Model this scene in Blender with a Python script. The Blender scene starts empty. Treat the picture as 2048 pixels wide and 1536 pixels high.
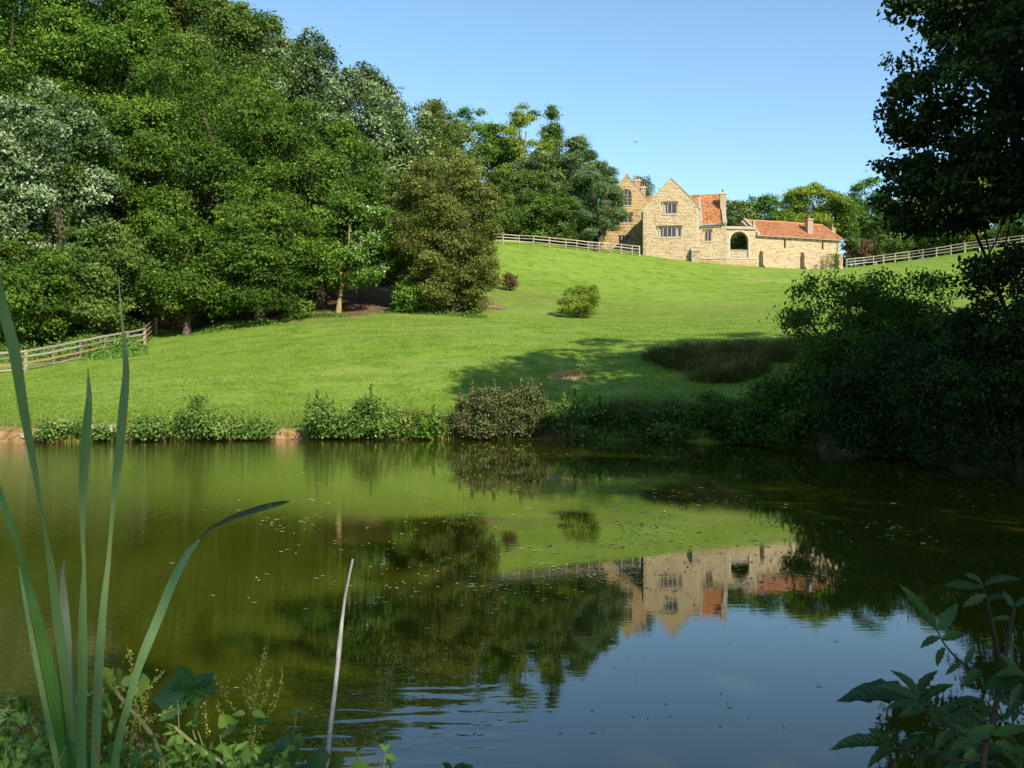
import bpy, bmesh, math, random
import numpy as np
from mathutils import Vector, Matrix
from mathutils.geometry import tessellate_polygon

SC = bpy.context.scene
COL = SC.collection
R = math.radians
# ------------------------------------------------------------------ camera
F = 1774.0          # focal length in pixels of the 2048 wide photograph
CAMH = 1.6
PITCH = math.atan(19.0 / F)
cam_d = bpy.data.cameras.new('camera')
cam = bpy.data.objects.new('camera', cam_d); COL.objects.link(cam)
cam.location = (0, 0, CAMH)
cam.rotation_euler = (R(90) + PITCH, 0, 0)
cam_d.sensor_width = 36.0
cam_d.lens = 36.0 * F / 2048.0
cam_d.clip_start = 0.05
cam_d.clip_end = 3000
cam_d.dof.use_dof = True
cam_d.dof.focus_distance = 60
cam_d.dof.aperture_fstop = 20
SC.camera = cam
# ------------------------------------------------------------------ light
SUN_AZ, SUN_EL = 30.0, 33.0      # degrees to the right of straight behind the camera / above the horizon
SUNV = Vector((math.sin(R(SUN_AZ)) * math.cos(R(SUN_EL)), -math.cos(R(SUN_AZ)) * math.cos(R(SUN_EL)), math.sin(R(SUN_EL))))
W = bpy.data.worlds.new('World'); SC.world = W; W.use_nodes = True
wn = W.node_tree.nodes; wl = W.node_tree.links
sky = wn.new('ShaderNodeTexSky'); sky.sky_type = 'NISHITA'; sky.sun_disc = False
sky.sun_elevation = R(SUN_EL); sky.sun_rotation = R(180 - SUN_AZ)
sky.air_density = 1.0; sky.dust_density = 0.3; sky.ozone_density = 0.75
bg = wn['Background']; bg.inputs['Strength'].default_value = 0.125
hue = wn.new('ShaderNodeMix'); hue.data_type = 'RGBA'; hue.blend_type = 'MULTIPLY'; hue.inputs[0].default_value = 1.0
hue.inputs[7].default_value = (.86, 1.03, 1.06, 1)
wl.new(sky.outputs['Color'], hue.inputs[6]); wl.new(hue.outputs[2], bg.inputs['Color'])
sun_d = bpy.data.lights.new('sun', 'SUN'); sun_d.energy = 4.6; sun_d.angle = R(0.55); sun_d.color = (1.0, 0.93, 0.80)
sun = bpy.data.objects.new('sun', sun_d); COL.objects.link(sun)
sun.rotation_euler = SUNV.to_track_quat('Z', 'Y').to_euler()
SC.view_settings.view_transform = 'Standard'; SC.view_settings.look = 'None'
SC.view_settings.exposure = 0.80; SC.view_settings.gamma = 1; SC.view_settings.use_curve_mapping = False
cy = SC.cycles if hasattr(SC, 'cycles') else None
try:
    SC.cycles.max_bounces = 6; SC.cycles.diffuse_bounces = 2; SC.cycles.glossy_bounces = 3
    SC.cycles.transmission_bounces = 3; SC.cycles.transparent_max_bounces = 4
    SC.cycles.caustics_reflective = False; SC.cycles.caustics_refractive = False
except Exception: pass

# ------------------------------------------------------------------ helpers
def at(px, py, D):
    """the point at depth D that projects to the photograph's pixel"""
    u = (px - 1024) / F; v = (768 - py) / F
    y = math.cos(PITCH) - v * math.sin(PITCH); z = math.sin(PITCH) + v * math.cos(PITCH)
    return Vector((u / y * D, D, CAMH + z / y * D))

def tag(o, label=None, cat=None, group=None, kind=None):
    if label: o['label'] = label
    if cat: o['category'] = cat
    if group: o['group'] = group
    if kind: o['kind'] = kind
    return o

def link(name, me, mat=None, parent=None, loc=None):
    o = bpy.data.objects.new(name, me); COL.objects.link(o)
    if mat is not None and len(me.materials) == 0: me.materials.append(mat)
    if parent is not None: o.parent = parent
    if loc is not None: o.location = loc
    return o

def empty(name, loc, rz=0.0):
    o = bpy.data.objects.new(name, None); COL.objects.link(o)
    o.empty_display_size = .3
    o.location = loc; o.rotation_euler = (0, 0, rz)
    return o

def np_mesh(name, V, faces, k, tint=None, smooth=False, extra=None):
    """V (n,3); faces (m,k) index array"""
    me = bpy.data.meshes.new(name)
    V = np.ascontiguousarray(V, dtype=np.float32); faces = np.ascontiguousarray(faces, dtype=np.int32)
    m = len(faces)
    me.vertices.add(len(V)); me.vertices.foreach_set('co', V.ravel())
    me.loops.add(m * k); me.loops.foreach_set('vertex_index', faces.ravel())
    me.polygons.add(m)
    me.polygons.foreach_set('loop_start', np.arange(0, m * k, k, dtype=np.int32))
    me.polygons.foreach_set('loop_total', np.full(m, k, dtype=np.int32))
    me.polygons.foreach_set('use_smooth', np.full(m, smooth, dtype=bool))
    me.update(calc_edges=True)
    at_ = dict(extra or {})
    if tint is not None: at_['tint'] = tint
    for nm, arr in at_.items():
        a = me.attributes.new(nm, 'FLOAT', 'POINT'); a.data.foreach_set('value', np.ascontiguousarray(arr, dtype=np.float32))
    return me

def bm_mesh(name, bm, smooth=False):
    bmesh.ops.recalc_face_normals(bm, faces=bm.faces)
    me = bpy.data.meshes.new(name); bm.to_mesh(me); bm.free()
    if smooth: me.polygons.foreach_set('use_smooth', [True] * len(me.polygons))
    return me

def box(bm, x0, x1, y0, y1, z0, z1):
    v = [bm.verts.new(c) for c in ((x0,y0,z0),(x1,y0,z0),(x1,y1,z0),(x0,y1,z0),(x0,y0,z1),(x1,y0,z1),(x1,y1,z1),(x0,y1,z1))]
    for f in ((0,3,2,1),(4,5,6,7),(0,1,5,4),(1,2,6,5),(2,3,7,6),(3,0,4,7)):
        bm.faces.new([v[i] for i in f])

def beam(bm, a, b, w, h):
    """a square bar from a to b, w wide sideways and h high"""
    a = Vector(a); b = Vector(b); d = (b - a).normalized()
    s = d.cross(Vector((0, 0, 1)))
    if s.length < 1e-3: s = Vector((1, 0, 0))
    s.normalize(); u = s.cross(d).normalized()
    vs = []
    for p in (a, b):
        for i, j in ((-1,-1),(1,-1),(1,1),(-1,1)):
            vs.append(bm.verts.new(p + s * (i * w / 2) + u * (j * h / 2)))
    for f in ((0,1,2,3),(7,6,5,4),(0,4,5,1),(1,5,6,2),(2,6,7,3),(3,7,4,0)):
        bm.faces.new([vs[i] for i in f])

def prism(bm, pts, axis, a0, a1):
    def mk(p, a): return (p[0], a, p[1]) if axis == 'Y' else (a, p[0], p[1])
    A = [bm.verts.new(mk(p, a0)) for p in pts]; B = [bm.verts.new(mk(p, a1)) for p in pts]
    bm.faces.new(A); bm.faces.new(B[::-1])
    n = len(pts)
    for i in range(n): bm.faces.new((A[i], B[i], B[(i+1) % n], A[(i+1) % n]))

def wall_slab(outer, holes, y0, y1):
    """a wall in the local XZ plane with real openings"""
    bm = bmesh.new()
    loops = [outer] + holes
    flat = [p for l in loops for p in l]
    tris = tessellate_polygon([[Vector((p[0], p[1], 0)) for p in l] for l in loops])
    A = [bm.verts.new((p[0], y0, p[1])) for p in flat]; B = [bm.verts.new((p[0], y1, p[1])) for p in flat]
    for t in tris:
        try: bm.faces.new([A[i] for i in t]); bm.faces.new([B[i] for i in t][::-1])
        except ValueError: pass
    k = 0
    for l in loops:
        n = len(l)
        for i in range(n):
            a, b = k + i, k + (i + 1) % n
            bm.faces.new((A[a], A[b], B[b], B[a]))
        k += n
    return bm

def tube_arrays(pts, rad, sides=6):
    pts = np.array([list(p) for p in pts], dtype=float); n = len(pts)
    T = np.gradient(pts, axis=0); T /= np.linalg.norm(T, axis=1)[:, None] + 1e-9
    ref = np.array([0.0, 0.0, 1.0]) if abs(T[0][2]) < .8 else np.array([1.0, 0.0, 0.0])
    S = np.cross(T, ref); S /= np.linalg.norm(S, axis=1)[:, None] + 1e-9
    U = np.cross(S, T)
    a = np.arange(sides) / sides * 2 * math.pi
    V = pts[:, None, :] + np.array(rad)[:, None, None] * (np.cos(a)[None, :, None] * S[:, None, :] + np.sin(a)[None, :, None] * U[:, None, :])
    V = V.reshape(-1, 3); Fc = []
    for i in range(n - 1):
        for j in range(sides):
            q = (j + 1) % sides
            Fc.append((i*sides+j, i*sides+q, (i+1)*sides+q, (i+1)*sides+j))
    return V, np.array(Fc)

def merge(parts):
    Vs, Fs, k = [], [], 0
    for V, Fc in parts:
        Vs.append(V); Fs.append(Fc + k); k += len(V)
    return np.concatenate(Vs), np.concatenate(Fs)

# ------------------------------------------------------------------ materials
def new_mat(name):
    m = bpy.data.materials.new(name); m.use_nodes = True
    nt = m.node_tree; nt.nodes.clear()
    return m, nt, nt.nodes, nt.links

def nd(nt, t, ins=None, **kw):
    n = nt.nodes.new(t)
    for k, v in kw.items(): setattr(n, k, v)
    for k, v in (ins or {}).items():
        if hasattr(v, 'is_output') or isinstance(v, bpy.types.NodeSocket): nt.links.new(v, n.inputs[k])
        else: n.inputs[k].default_value = v
    return n

def ramp(nt, fac, stops, interp='LINEAR'):
    n = nt.nodes.new('ShaderNodeValToRGB'); n.color_ramp.interpolation = interp
    e = n.color_ramp.elements
    while len(e) < len(stops): e.new(.5)
    for i, (p, c) in enumerate(stops):
        e[i].position = p; e[i].color = (*c, 1) if len(c) == 3 else c
    nt.links.new(fac, n.inputs['Fac'])
    return n.outputs['Color']

def mapped(nt, scale, coord='Object', rot=(0,0,0)):
    tc = nt.nodes.new('ShaderNodeTexCoord'); mp = nt.nodes.new('ShaderNodeMapping')
    nt.links.new(tc.outputs[coord], mp.inputs['Vector']); mp.inputs['Scale'].default_value = scale; mp.inputs['Rotation'].default_value = rot
    return mp.outputs['Vector']

def noise(nt, vec, scale, detail=4, rough=.55, out='Fac'):
    n = nd(nt, 'ShaderNodeTexNoise', {'Vector': vec, 'Scale': scale, 'Detail': detail, 'Roughness': rough}); return n.outputs[out]

def mixc(nt, fac, a, b, mode='MIX'):
    n = nt.nodes.new('ShaderNodeMix'); n.data_type = 'RGBA'; n.blend_type = mode
    for s, v in (('Factor', fac), ('A', a), ('B', b)):
        i = [x for x in n.inputs if x.name == s and (x.type == 'RGBA' or (s == 'Factor' and x.type == 'VALUE'))][0]
        if isinstance(v, bpy.types.NodeSocket): nt.links.new(v, i)
        else: i.default_value = (*v, 1) if isinstance(v, tuple) and len(v) == 3 else v
    return [x for x in n.outputs if x.type == 'RGBA'][0]

def math_(nt, op, a, b=None, clamp=False):
    n = nt.nodes.new('ShaderNodeMath'); n.operation = op; n.use_clamp = clamp
    for i, v in enumerate((a, b)):
        if v is None: continue
        if isinstance(v, bpy.types.NodeSocket): nt.links.new(v, n.inputs[i])
        else: n.inputs[i].default_value = v
    return n.outputs[0]

def finish(nt, col, rough=.8, spec=.3, bump=None, bs=.3, bd=.02, transl=0.0, tcol=None):
    p = nt.nodes.new('ShaderNodeBsdfPrincipled')
    if isinstance(col, bpy.types.NodeSocket): nt.links.new(col, p.inputs['Base Color'])
    else: p.inputs['Base Color'].default_value = (*col, 1)
    if isinstance(rough, bpy.types.NodeSocket): nt.links.new(rough, p.inputs['Roughness'])
    else: p.inputs['Roughness'].default_value = rough
    p.inputs['Specular IOR Level'].default_value = spec
    if bump is not None:
        b = nd(nt, 'ShaderNodeBump', {'Height': bump, 'Strength': bs, 'Distance': bd})
        nt.links.new(b.outputs['Normal'], p.inputs['Normal'])
    out = nt.nodes.new('ShaderNodeOutputMaterial')
    sh = p.outputs[0]
    if transl > 0:
        t = nt.nodes.new('ShaderNodeBsdfTranslucent')
        c = tcol if tcol is not None else col
        if isinstance(c, bpy.types.NodeSocket): nt.links.new(c, t.inputs['Color'])
        else: t.inputs['Color'].default_value = (*c, 1)
        mx = nt.nodes.new('ShaderNodeMixShader'); mx.inputs[0].default_value = transl
        nt.links.new(sh, mx.inputs[1]); nt.links.new(t.outputs[0], mx.inputs[2]); sh = mx.outputs[0]
    nt.links.new(sh, out.inputs['Surface'])
    return p

MATS = {}
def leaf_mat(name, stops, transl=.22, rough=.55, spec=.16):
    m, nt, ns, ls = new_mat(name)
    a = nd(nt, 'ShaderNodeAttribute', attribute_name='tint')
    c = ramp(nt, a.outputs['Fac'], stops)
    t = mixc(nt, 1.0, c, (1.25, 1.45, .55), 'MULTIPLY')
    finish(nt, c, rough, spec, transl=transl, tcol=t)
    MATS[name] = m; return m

leaf_mat('maple',   [(0, (.0330,.0650,.0068)), (.5, (.0660,.1265,.0124)), (1, (.1394,.2087,.0234))])
leaf_mat('fresh',   [(0, (.0455,.0985,.0113)), (.5, (.0900,.1783,.0186)), (1, (.1733,.2693,.0356))])
leaf_mat('silver',  [(0, (.034,.066,.018)), (.36, (.075,.122,.036)), (.56, (.14,.195,.082)), (.82, (.235,.300,.150)), (1, (.31,.37,.21))], .15)
leaf_mat('silvermid', [(0, (.0418,.0779,.0152)), (.55, (.0883,.1396,.0323)), (.8, (.1777,.2195,.0741)), (1, (.3562,.3999,.1577))], .15)
leaf_mat('olive',   [(0, (.0592,.0831,.0133)), (.5, (.1146,.1406,.0256)), (1, (.2094,.2165,.0466))])
leaf_mat('hawthorn', [(0, (0.045,0.082,0.013)), (.5, (0.088,0.146,0.023)), (1, (0.171,0.222,0.047))])
leaf_mat('yellowgreen', [(0, (0.093,0.147,0.014)), (.5, (0.172,0.238,0.024)), (1, (0.297,0.337,0.044))])
leaf_mat('pine',    [(0, (.0468,.0897,.0299)), (.5, (.0988,.1625,.0598)), (1, (.2080,.2782,.1138))], .08)
leaf_mat('cypress', [(0, (.0688,.1225,.0209)), (1, (.1562,.2463,.0429))], .1)
leaf_mat('copper',  [(0, (.060,.040,.018)), (.5, (.130,.080,.038)), (1, (.20,.13,.07))])
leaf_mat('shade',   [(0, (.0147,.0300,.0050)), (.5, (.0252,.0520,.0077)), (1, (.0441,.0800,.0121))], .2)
leaf_mat('ash',     [(0, (.0345,.0704,.0090)), (.5, (.0701,.1239,.0156)), (1, (.1150,.1837,.0234))], .28)
leaf_mat('alder',   [(0, (.0508,.1000,.0153)), (.5, (.1004,.1785,.0289)), (1, (.2203,.2866,.0620))], .2)
leaf_mat('gorse',   [(0, (.045,.062,.018)), (.5, (.090,.112,.032)), (.8, (.135,.138,.045)), (1, (.19,.150,.070))], .1)
leaf_mat('rush',    [(0, (.0619,.0698,.0176)), (.5, (.1068,.1073,.0272)), (1, (.2137,.1664,.0560))], .15)
leaf_mat('drygrass', [(0, (.10,.13,.03)), (.5, (.17,.17,.05)), (1, (.30,.24,.11))], .2)
leaf_mat('lushgrass', [(0, (.0840,.1400,.0150)), (.5, (.1365,.2000,.0250)), (1, (.2310,.2500,.0600))], .25)
leaf_mat('meadow_blade', [(0, (.095,.17,.014)), (.6, (.15,.235,.022)), (1, (.25,.30,.06))], .3)
leaf_mat('nettle',  [(0, (0.055,0.113,0.018)), (.5, (0.101,0.190,0.027)), (1, (0.172,0.267,0.049))])
leaf_mat('blossom', [(0, (.2250,.2550,.1500)), (1, (.5400,.5400,.4650))], .1)
leaf_mat('seed',    [(0, (.16,.19,.03)), (1, (.55,.52,.09))], .3)
leaf_mat('darkwood_leaf', [(0, (.012,.022,.008)), (1, (.028,.050,.014))], .15)

def bark_mat(name, c0, c1, sc=3.0):
    m, nt, ns, ls = new_mat(name)
    v = mapped(nt, (6, 6, 1.2)); n = noise(nt, v, sc, 5)
    finish(nt, ramp(nt, n, [(.3, c0), (.7, c1)]), .9, .15, n, .5, .03)
    MATS[name] = m; return m
bark_mat('bark', (.045,.034,.022), (.13,.105,.070))
bark_mat('bark_pale', (.16,.12,.055), (.36,.27,.12))
bark_mat('bark_dark', (.012,.010,.007), (.035,.028,.018))

# ground: mown grass, rough bank grass, leaf litter and sandy clay, chosen by attributes stored on the sheet
m, nt, ns, ls = new_mat('meadow')
v = mapped(nt, (1, 1, 1)); vs = mapped(nt, (.22, 1.0, .6)); 
n1 = noise(nt, v, .09, 3); n2 = noise(nt, vs, .9, 6, .65); n3 = noise(nt, v, 6, 4, .7); n4 = noise(nt, mapped(nt, (.12, .55, .3), rot=(0,0,.25)), .55, 4, .6)
g = ramp(nt, n2, [(.28, (.098,.172,.012)), (.5, (.155,.235,.022)), (.72, (.225,.290,.042))])
g = mixc(nt, ramp(nt, n1, [(.38, (0,0,0)), (.66, (.75,)*3)]), g, (.200,.275,.040))
g = mixc(nt, ramp(nt, n4, [(.54, (0,0,0)), (.72, (.85,)*3)]), g, (.260,.285,.075))
n5 = noise(nt, v, .75, 9, .72)
g = mixc(nt, ramp(nt, n5, [(.34, (.75,)*3), (.5, (0,0,0))]), g, (.060,.135,.010))
g = mixc(nt, ramp(nt, n5, [(.52, (0,0,0)), (.68, (.7,)*3)]), g, (.21,.275,.055))
g = mixc(nt, ramp(nt, n3, [(.25, (.55,)*3), (.55, (0,0,0))]), g, (.055,.115,.010))
rough = nd(nt, 'ShaderNodeAttribute', attribute_name='roughgrass').outputs['Fac']
rg = ramp(nt, noise(nt, mapped(nt, (1,1,1)), 1.3, 6, .7), [(.3, (.070,.115,.016)), (.5, (.130,.170,.028)), (.66, (.21,.20,.055)), (.8, (.25,.19,.09))])
g = mixc(nt, math_(nt, 'MULTIPLY', rough, math_(nt, 'ADD', noise(nt, v, .8, 5), .55), True), g, rg)
soilA = nd(nt, 'ShaderNodeAttribute', attribute_name='soil').outputs['Fac']
so = ramp(nt, noise(nt, v, 1.7, 7, .7), [(.28, (.045,.026,.014)), (.5, (.13,.075,.042)), (.72, (.26,.165,.095))])
sm = math_(nt, 'MULTIPLY', math_(nt, 'SUBTRACT', math_(nt, 'ADD', soilA, math_(nt, 'MULTIPLY', noise(nt, v, 1.3, 8, .75), 1.3)), 1.1), 3.0, True)
g = mixc(nt, sm, g, so)
clayA = nd(nt, 'ShaderNodeAttribute', attribute_name='clay').outputs['Fac']
cl = ramp(nt, noise(nt, v, 3.2, 7, .7), [(.3, (.08,.045,.018)), (.5, (.27,.155,.065)), (.75, (.50,.34,.17))])
cm = math_(nt, 'MULTIPLY', math_(nt, 'SUBTRACT', math_(nt, 'ADD', clayA, math_(nt, 'MULTIPLY', noise(nt, v, 1.9, 6, .7), .7)), .80), 5, True)
g = mixc(nt, cm, g, cl)
hb = math_(nt, 'ADD', math_(nt, 'MULTIPLY', n3, .5), noise(nt, v, 22, 3, .7))
finish(nt, g, .95, .12, hb, .9, .05)
MATS['meadow'] = m

# pond water: murky olive body colour under a clear reflecting surface
m, nt, ns, ls = new_mat('pond_water')
tc = nt.nodes.new('ShaderNodeTexCoord'); sep = nd(nt, 'ShaderNodeSeparateXYZ', {0: tc.outputs['Object']})
v1 = mapped(nt, (1.0, 2.6, 1)); v2 = mapped(nt, (1.0, 3.5, 1), rot=(0,0,R(-28)))
fine = noise(nt, v1, 6.0, 3, .55); broad = noise(nt, mapped(nt, (.35, 1.2, 1)), 1.2, 2, .5)
wmap = mapped(nt, (1.0, 3.6, 1), rot=(0, 0, R(-20)))
wvn = nd(nt, 'ShaderNodeTexNoise', {'Vector': wmap, 'Scale': 2.6, 'Detail': 1.5, 'Roughness': .4, 'Distortion': .35})
# breeze: stronger on the left, calm in the right half
xm = math_(nt, 'MULTIPLY', math_(nt, 'ADD', sep.outputs['X'], 1.0), -.16, True)
calm = ramp(nt, noise(nt, mapped(nt, (.12, .5, 1)), 1.0, 2, .5), [(.42, (0,0,0)), (.6, (1,1,1))])
amp = math_(nt, 'ADD', math_(nt, 'MULTIPLY', xm, .34), math_(nt, 'ADD', math_(nt, 'MULTIPLY', calm, .03), .009))
# a ring of wavelets near the bank where something stirred the water
dx = math_(nt, 'MULTIPLY', math_(nt, 'ADD', sep.outputs['X'], .85), .85); dy = math_(nt, 'MULTIPLY', math_(nt, 'SUBTRACT', sep.outputs['Y'], 4.3), .95)
rr = math_(nt, 'ADD', math_(nt, 'MULTIPLY', dx, dx), math_(nt, 'MULTIPLY', dy, dy))
blob = math_(nt, 'SUBTRACT', 1.0, rr, True)
h = math_(nt, 'ADD', math_(nt, 'MULTIPLY', math_(nt, 'SUBTRACT', fine, .5), amp), math_(nt, 'MULTIPLY', math_(nt, 'SUBTRACT', broad, .5), .028))
h = math_(nt, 'ADD', h, math_(nt, 'MULTIPLY', math_(nt, 'MULTIPLY', math_(nt, 'SUBTRACT', wvn.outputs['Fac'], .5), blob), .42))
wc = ramp(nt, noise(nt, mapped(nt, (.25, .6, 1)), .8, 3), [(.3, (.030,.034,.002)), (.7, (.043,.044,.003))])
p = finish(nt, wc, .004, .5, h, .5, .02)
p.inputs['IOR'].default_value = 1.62
MATS['water'] = m

def stone_mat(name, c_dark, c_mid, c_light, mortar, bw=.46, bh=.235, stain=True):
    m, nt, ns, ls = new_mat(name)
    tc = nt.nodes.new('ShaderNodeTexCoord'); s = nd(nt, 'ShaderNodeSeparateXYZ', {0: tc.outputs['Object']})
    cmb = nd(nt, 'ShaderNodeCombineXYZ', {'X': math_(nt, 'ADD', s.outputs['X'], s.outputs['Y']), 'Y': s.outputs['Z']})
    wob = nd(nt, 'ShaderNodeTexNoise', {'Vector': tc.outputs['Object'], 'Scale': 1.6, 'Detail': 3})
    vv = nt.nodes.new('ShaderNodeVectorMath'); vv.operation = 'MULTIPLY_ADD'
    ls.new(wob.outputs['Color'], vv.inputs[0]); vv.inputs[1].default_value = (.10, .10, 0); ls.new(cmb.outputs[0], vv.inputs[2])
    b = nt.nodes.new('ShaderNodeTexBrick'); ls.new(vv.outputs[0], b.inputs['Vector'])
    for k_, x_ in (('Scale', 1), ('Mortar Size', .026), ('Mortar Smooth', .3), ('Bias', 0), ('Brick Width', bw), ('Row Height', bh)): b.inputs[k_].default_value = x_
    b.offset = .5; b.squash = 1.4; b.squash_frequency = 3
    b.inputs['Color1'].default_value = (0, 0, 0, 1); b.inputs['Color2'].default_value = (1, 1, 1, 1); b.inputs['Mortar'].default_value = (.5, .5, .5, 1)
    c = ramp(nt, b.outputs['Color'], [(.0, c_dark), (.35, c_mid), (1, c_light)])
    c = mixc(nt, ramp(nt, noise(nt, tc.outputs['Object'], .55, 5, .6), [(.35, (0,0,0)), (.7, (.55,)*3)]), c, c_light)
    c = mixc(nt, ramp(nt, noise(nt, tc.outputs['Object'], 5, 4, .7), [(.5, (0,0,0)), (.8, (.7,)*3)]), c, c_dark)
    c = mixc(nt, b.outputs['Fac'], c, mortar)
    if stain:   # rusty ironstone courses low on the wall
        z = math_(nt, 'MULTIPLY', math_(nt, 'SUBTRACT', 1.35, s.outputs['Z']), 1.2, True)
        st = math_(nt, 'MULTIPLY', z, ramp(nt, noise(nt, tc.outputs['Object'], .8, 4), [(.4, (0,0,0)), (.6, (1,1,1))]))
        c = mixc(nt, math_(nt, 'MULTIPLY', st, .6), c, (.40,.19,.075))
    hh = math_(nt, 'SUBTRACT', math_(nt, 'ADD', math_(nt, 'MULTIPLY', b.outputs['Color'], .4), math_(nt, 'MULTIPLY', noise(nt, tc.outputs['Object'], 9, 4), .6)), math_(nt, 'MULTIPLY', b.outputs['Fac'], 1.2))
    finish(nt, c, .92, .15, hh, .9, .05)
    MATS[name] = m; return m
stone_mat('ironstone', (.28,.20,.115), (.475,.35,.195), (.61,.485,.30), (.27,.195,.12), .34, .18)
stone_mat('ironstone_gold', (.24,.155,.07), (.47,.315,.14), (.57,.42,.21), (.25,.17,.085), .40, .20)
stone_mat('ironstone_grey', (.22,.17,.10), (.38,.30,.19), (.47,.39,.27), (.30,.24,.16), .40, .20)
stone_mat('chimney_brick', (.26,.11,.055), (.40,.20,.11), (.48,.28,.17), (.44,.36,.28), .24, .085, False)

def plain(name, c0, c1, sc=4, rough=.85, spec=.2, bs=.3):
    m, nt, ns, ls = new_mat(name); v = mapped(nt, (1,1,1)); n = noise(nt, v, sc, 5, .65)
    finish(nt, ramp(nt, n, [(.3, c0), (.7, c1)]), rough, spec, n, bs, .02); MATS[name] = m; return m
def wood(name, c0, c1):
    m, nt, ns, ls = new_mat(name); v = mapped(nt, (1,1,1)); n = noise(nt, v, 5, 6, .7); oi = nt.nodes.new('ShaderNodeObjectInfo')
    f = math_(nt, 'ADD', math_(nt, 'MULTIPLY', n, .6), math_(nt, 'MULTIPLY', oi.outputs['Random'], .45))
    finish(nt, ramp(nt, f, [(.3, c0), (.8, c1)]), .85, .2, n, .4, .02); MATS[name] = m
plain('dressed_stone', (.36,.29,.19), (.50,.43,.31))
plain('lichen_stone', (.20,.17,.115), (.40,.35,.26), 8)
plain('pink_stone', (.38,.24,.16), (.50,.34,.24))
plain('window_stone', (.26,.17,.11), (.38,.27,.19))
plain('dark_stone', (.12,.09,.06), (.24,.18,.12))
plain('terracotta', (.28,.10,.05), (.38,.17,.09), 6)
plain('curtain_cloth', (.30,.29,.26), (.42,.41,.38))
plain('lead_grey', (.05,.045,.045), (.09,.085,.08))
plain('black_pipe', (.10,.09,.08), (.18,.17,.15))
wood('pale_wood', (.20,.175,.12), (.44,.39,.29))
wood('grey_wood', (.12,.105,.075), (.30,.26,.19))
plain('rust_wood', (.20,.12,.045), (.33,.21,.09), 9)
plain('dead_stem', (.16,.14,.115), (.50,.46,.40), 14, .7)
plain('straw', (.45,.28,.12), (.75,.52,.26), 12)
plain('stem_green', (.06,.09,.03), (.12,.16,.05), 12)
plain('stem_olive', (.14,.14,.05), (.25,.24,.10), 12)
plain('stem_dark', (.02,.016,.012), (.05,.04,.03), 12)
plain('bank_stone', (.22,.17,.12), (.44,.37,.28), 6)
plain('floating_bits', (.16,.20,.05), (.50,.50,.30), 9)
m, nt, ns, ls = new_mat('window_glass')
finish(nt, (.022,.026,.032), .12, .6); MATS['window_glass'] = m

def tile_mat(name, c0, c1, c2, moss=.4):
    m, nt, ns, ls = new_mat(name)
    tc = nt.nodes.new('ShaderNodeTexCoord')
    a = nd(nt, 'ShaderNodeAttribute', attribute_name='tint').outputs['Fac']
    c = ramp(nt, a, [(0, c0), (.5, c1), (1, c2)])
    n = noise(nt, tc.outputs['Object'], 1.2, 6, .65)
    c = mixc(nt, ramp(nt, n, [(.5, (0,0,0)), (.75, (moss,)*3)]), c, (.20,.15,.085))
    c = mixc(nt, ramp(nt, noise(nt, tc.outputs['Object'], 7, 4, .7), [(.55, (0,0,0)), (.8, (.5,)*3)]), c, (.11,.05,.03))
    finish(nt, c, .85, .2, noise(nt, tc.outputs['Object'], 12, 3), .4, .02); MATS[name] = m
tile_mat('pantile', (.21,.078,.032), (.37,.140,.054), (.50,.225,.09))
tile_mat('claytile', (.19,.075,.035), (.30,.118,.054), (.39,.17,.08), .4)

# ------------------------------------------------------------------ terrain
CP = [  # px, py, depth of ground seen in the photograph
 (0,752,50),(150,722,53),(290,694,58),(345,662,64),(0,800,38.5),(0,838,31.5),(300,800,38.5),(300,845,32.3),
 (500,800,38.5),(500,848,32.6),(800,800,38.0),(1000,848,32.6),(1000,800,38.0),(1000,755,41.5),(1135,753,41.5),(800,705,46),(500,705,49),(1300,705,45),(1300,770,39.5),
 (500,650,61),(675,622,66),(850,625,67),(950,602,74),(1160,640,70),(1160,610,77),(1020,578,83),(1300,650,60),(1300,600,84),(1300,560,98),
 (1000,482,112),(1090,490,112),(1180,500,112.5),(1287,509,113),(1400,523,113),(1460,528,114),(1520,534,115.5),(1600,537,118),(1690,540,121),
 (1500,650,60),(1500,700,46),(1500,600,84),(1500,565,101),(1500,760,40),(1650,650,56),(1700,600,80),(1800,560,97),(1700,532,123),(1800,524,120),(1900,510,116),(1900,560,92),
 (2040,490,112),(2040,600,72),(1900,650,52),(1650,760,37)]
P = [tuple(at(*c)) for c in CP]
P += [(-24,70,9),(-35,66,7.5),(-40,80,13),(-60,110,27),(-30,110,24),(-12,95,16.5),(-30,140,33),(0,140,25),(30,140,20.5),(60,150,21.5),(100,140,25),(-100,60,6),(-100,120,30),(0,260,30),(-300,300,34),(300,300,34),(-300,60,10),(200,80,22),(120,80,20),(300,0,16),(-500,600,40),(500,600,40),
      (14,24,1.2),(18,15,1.2),(30,30,4.5),(45,40,9),(15,0,.9),(0,-6,.5),(0,0,.32),(2,1.2,.3),(-2,1.2,.3),(-6,-1,.35),(-30,-12,.6),(30,-10,2),(-40,31,.9),(-60,42,2.0),(-45,50,3.5),(0,-60,2),(-100,-40,2),(100,-60,6)]
P = np.array(P)
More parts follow.
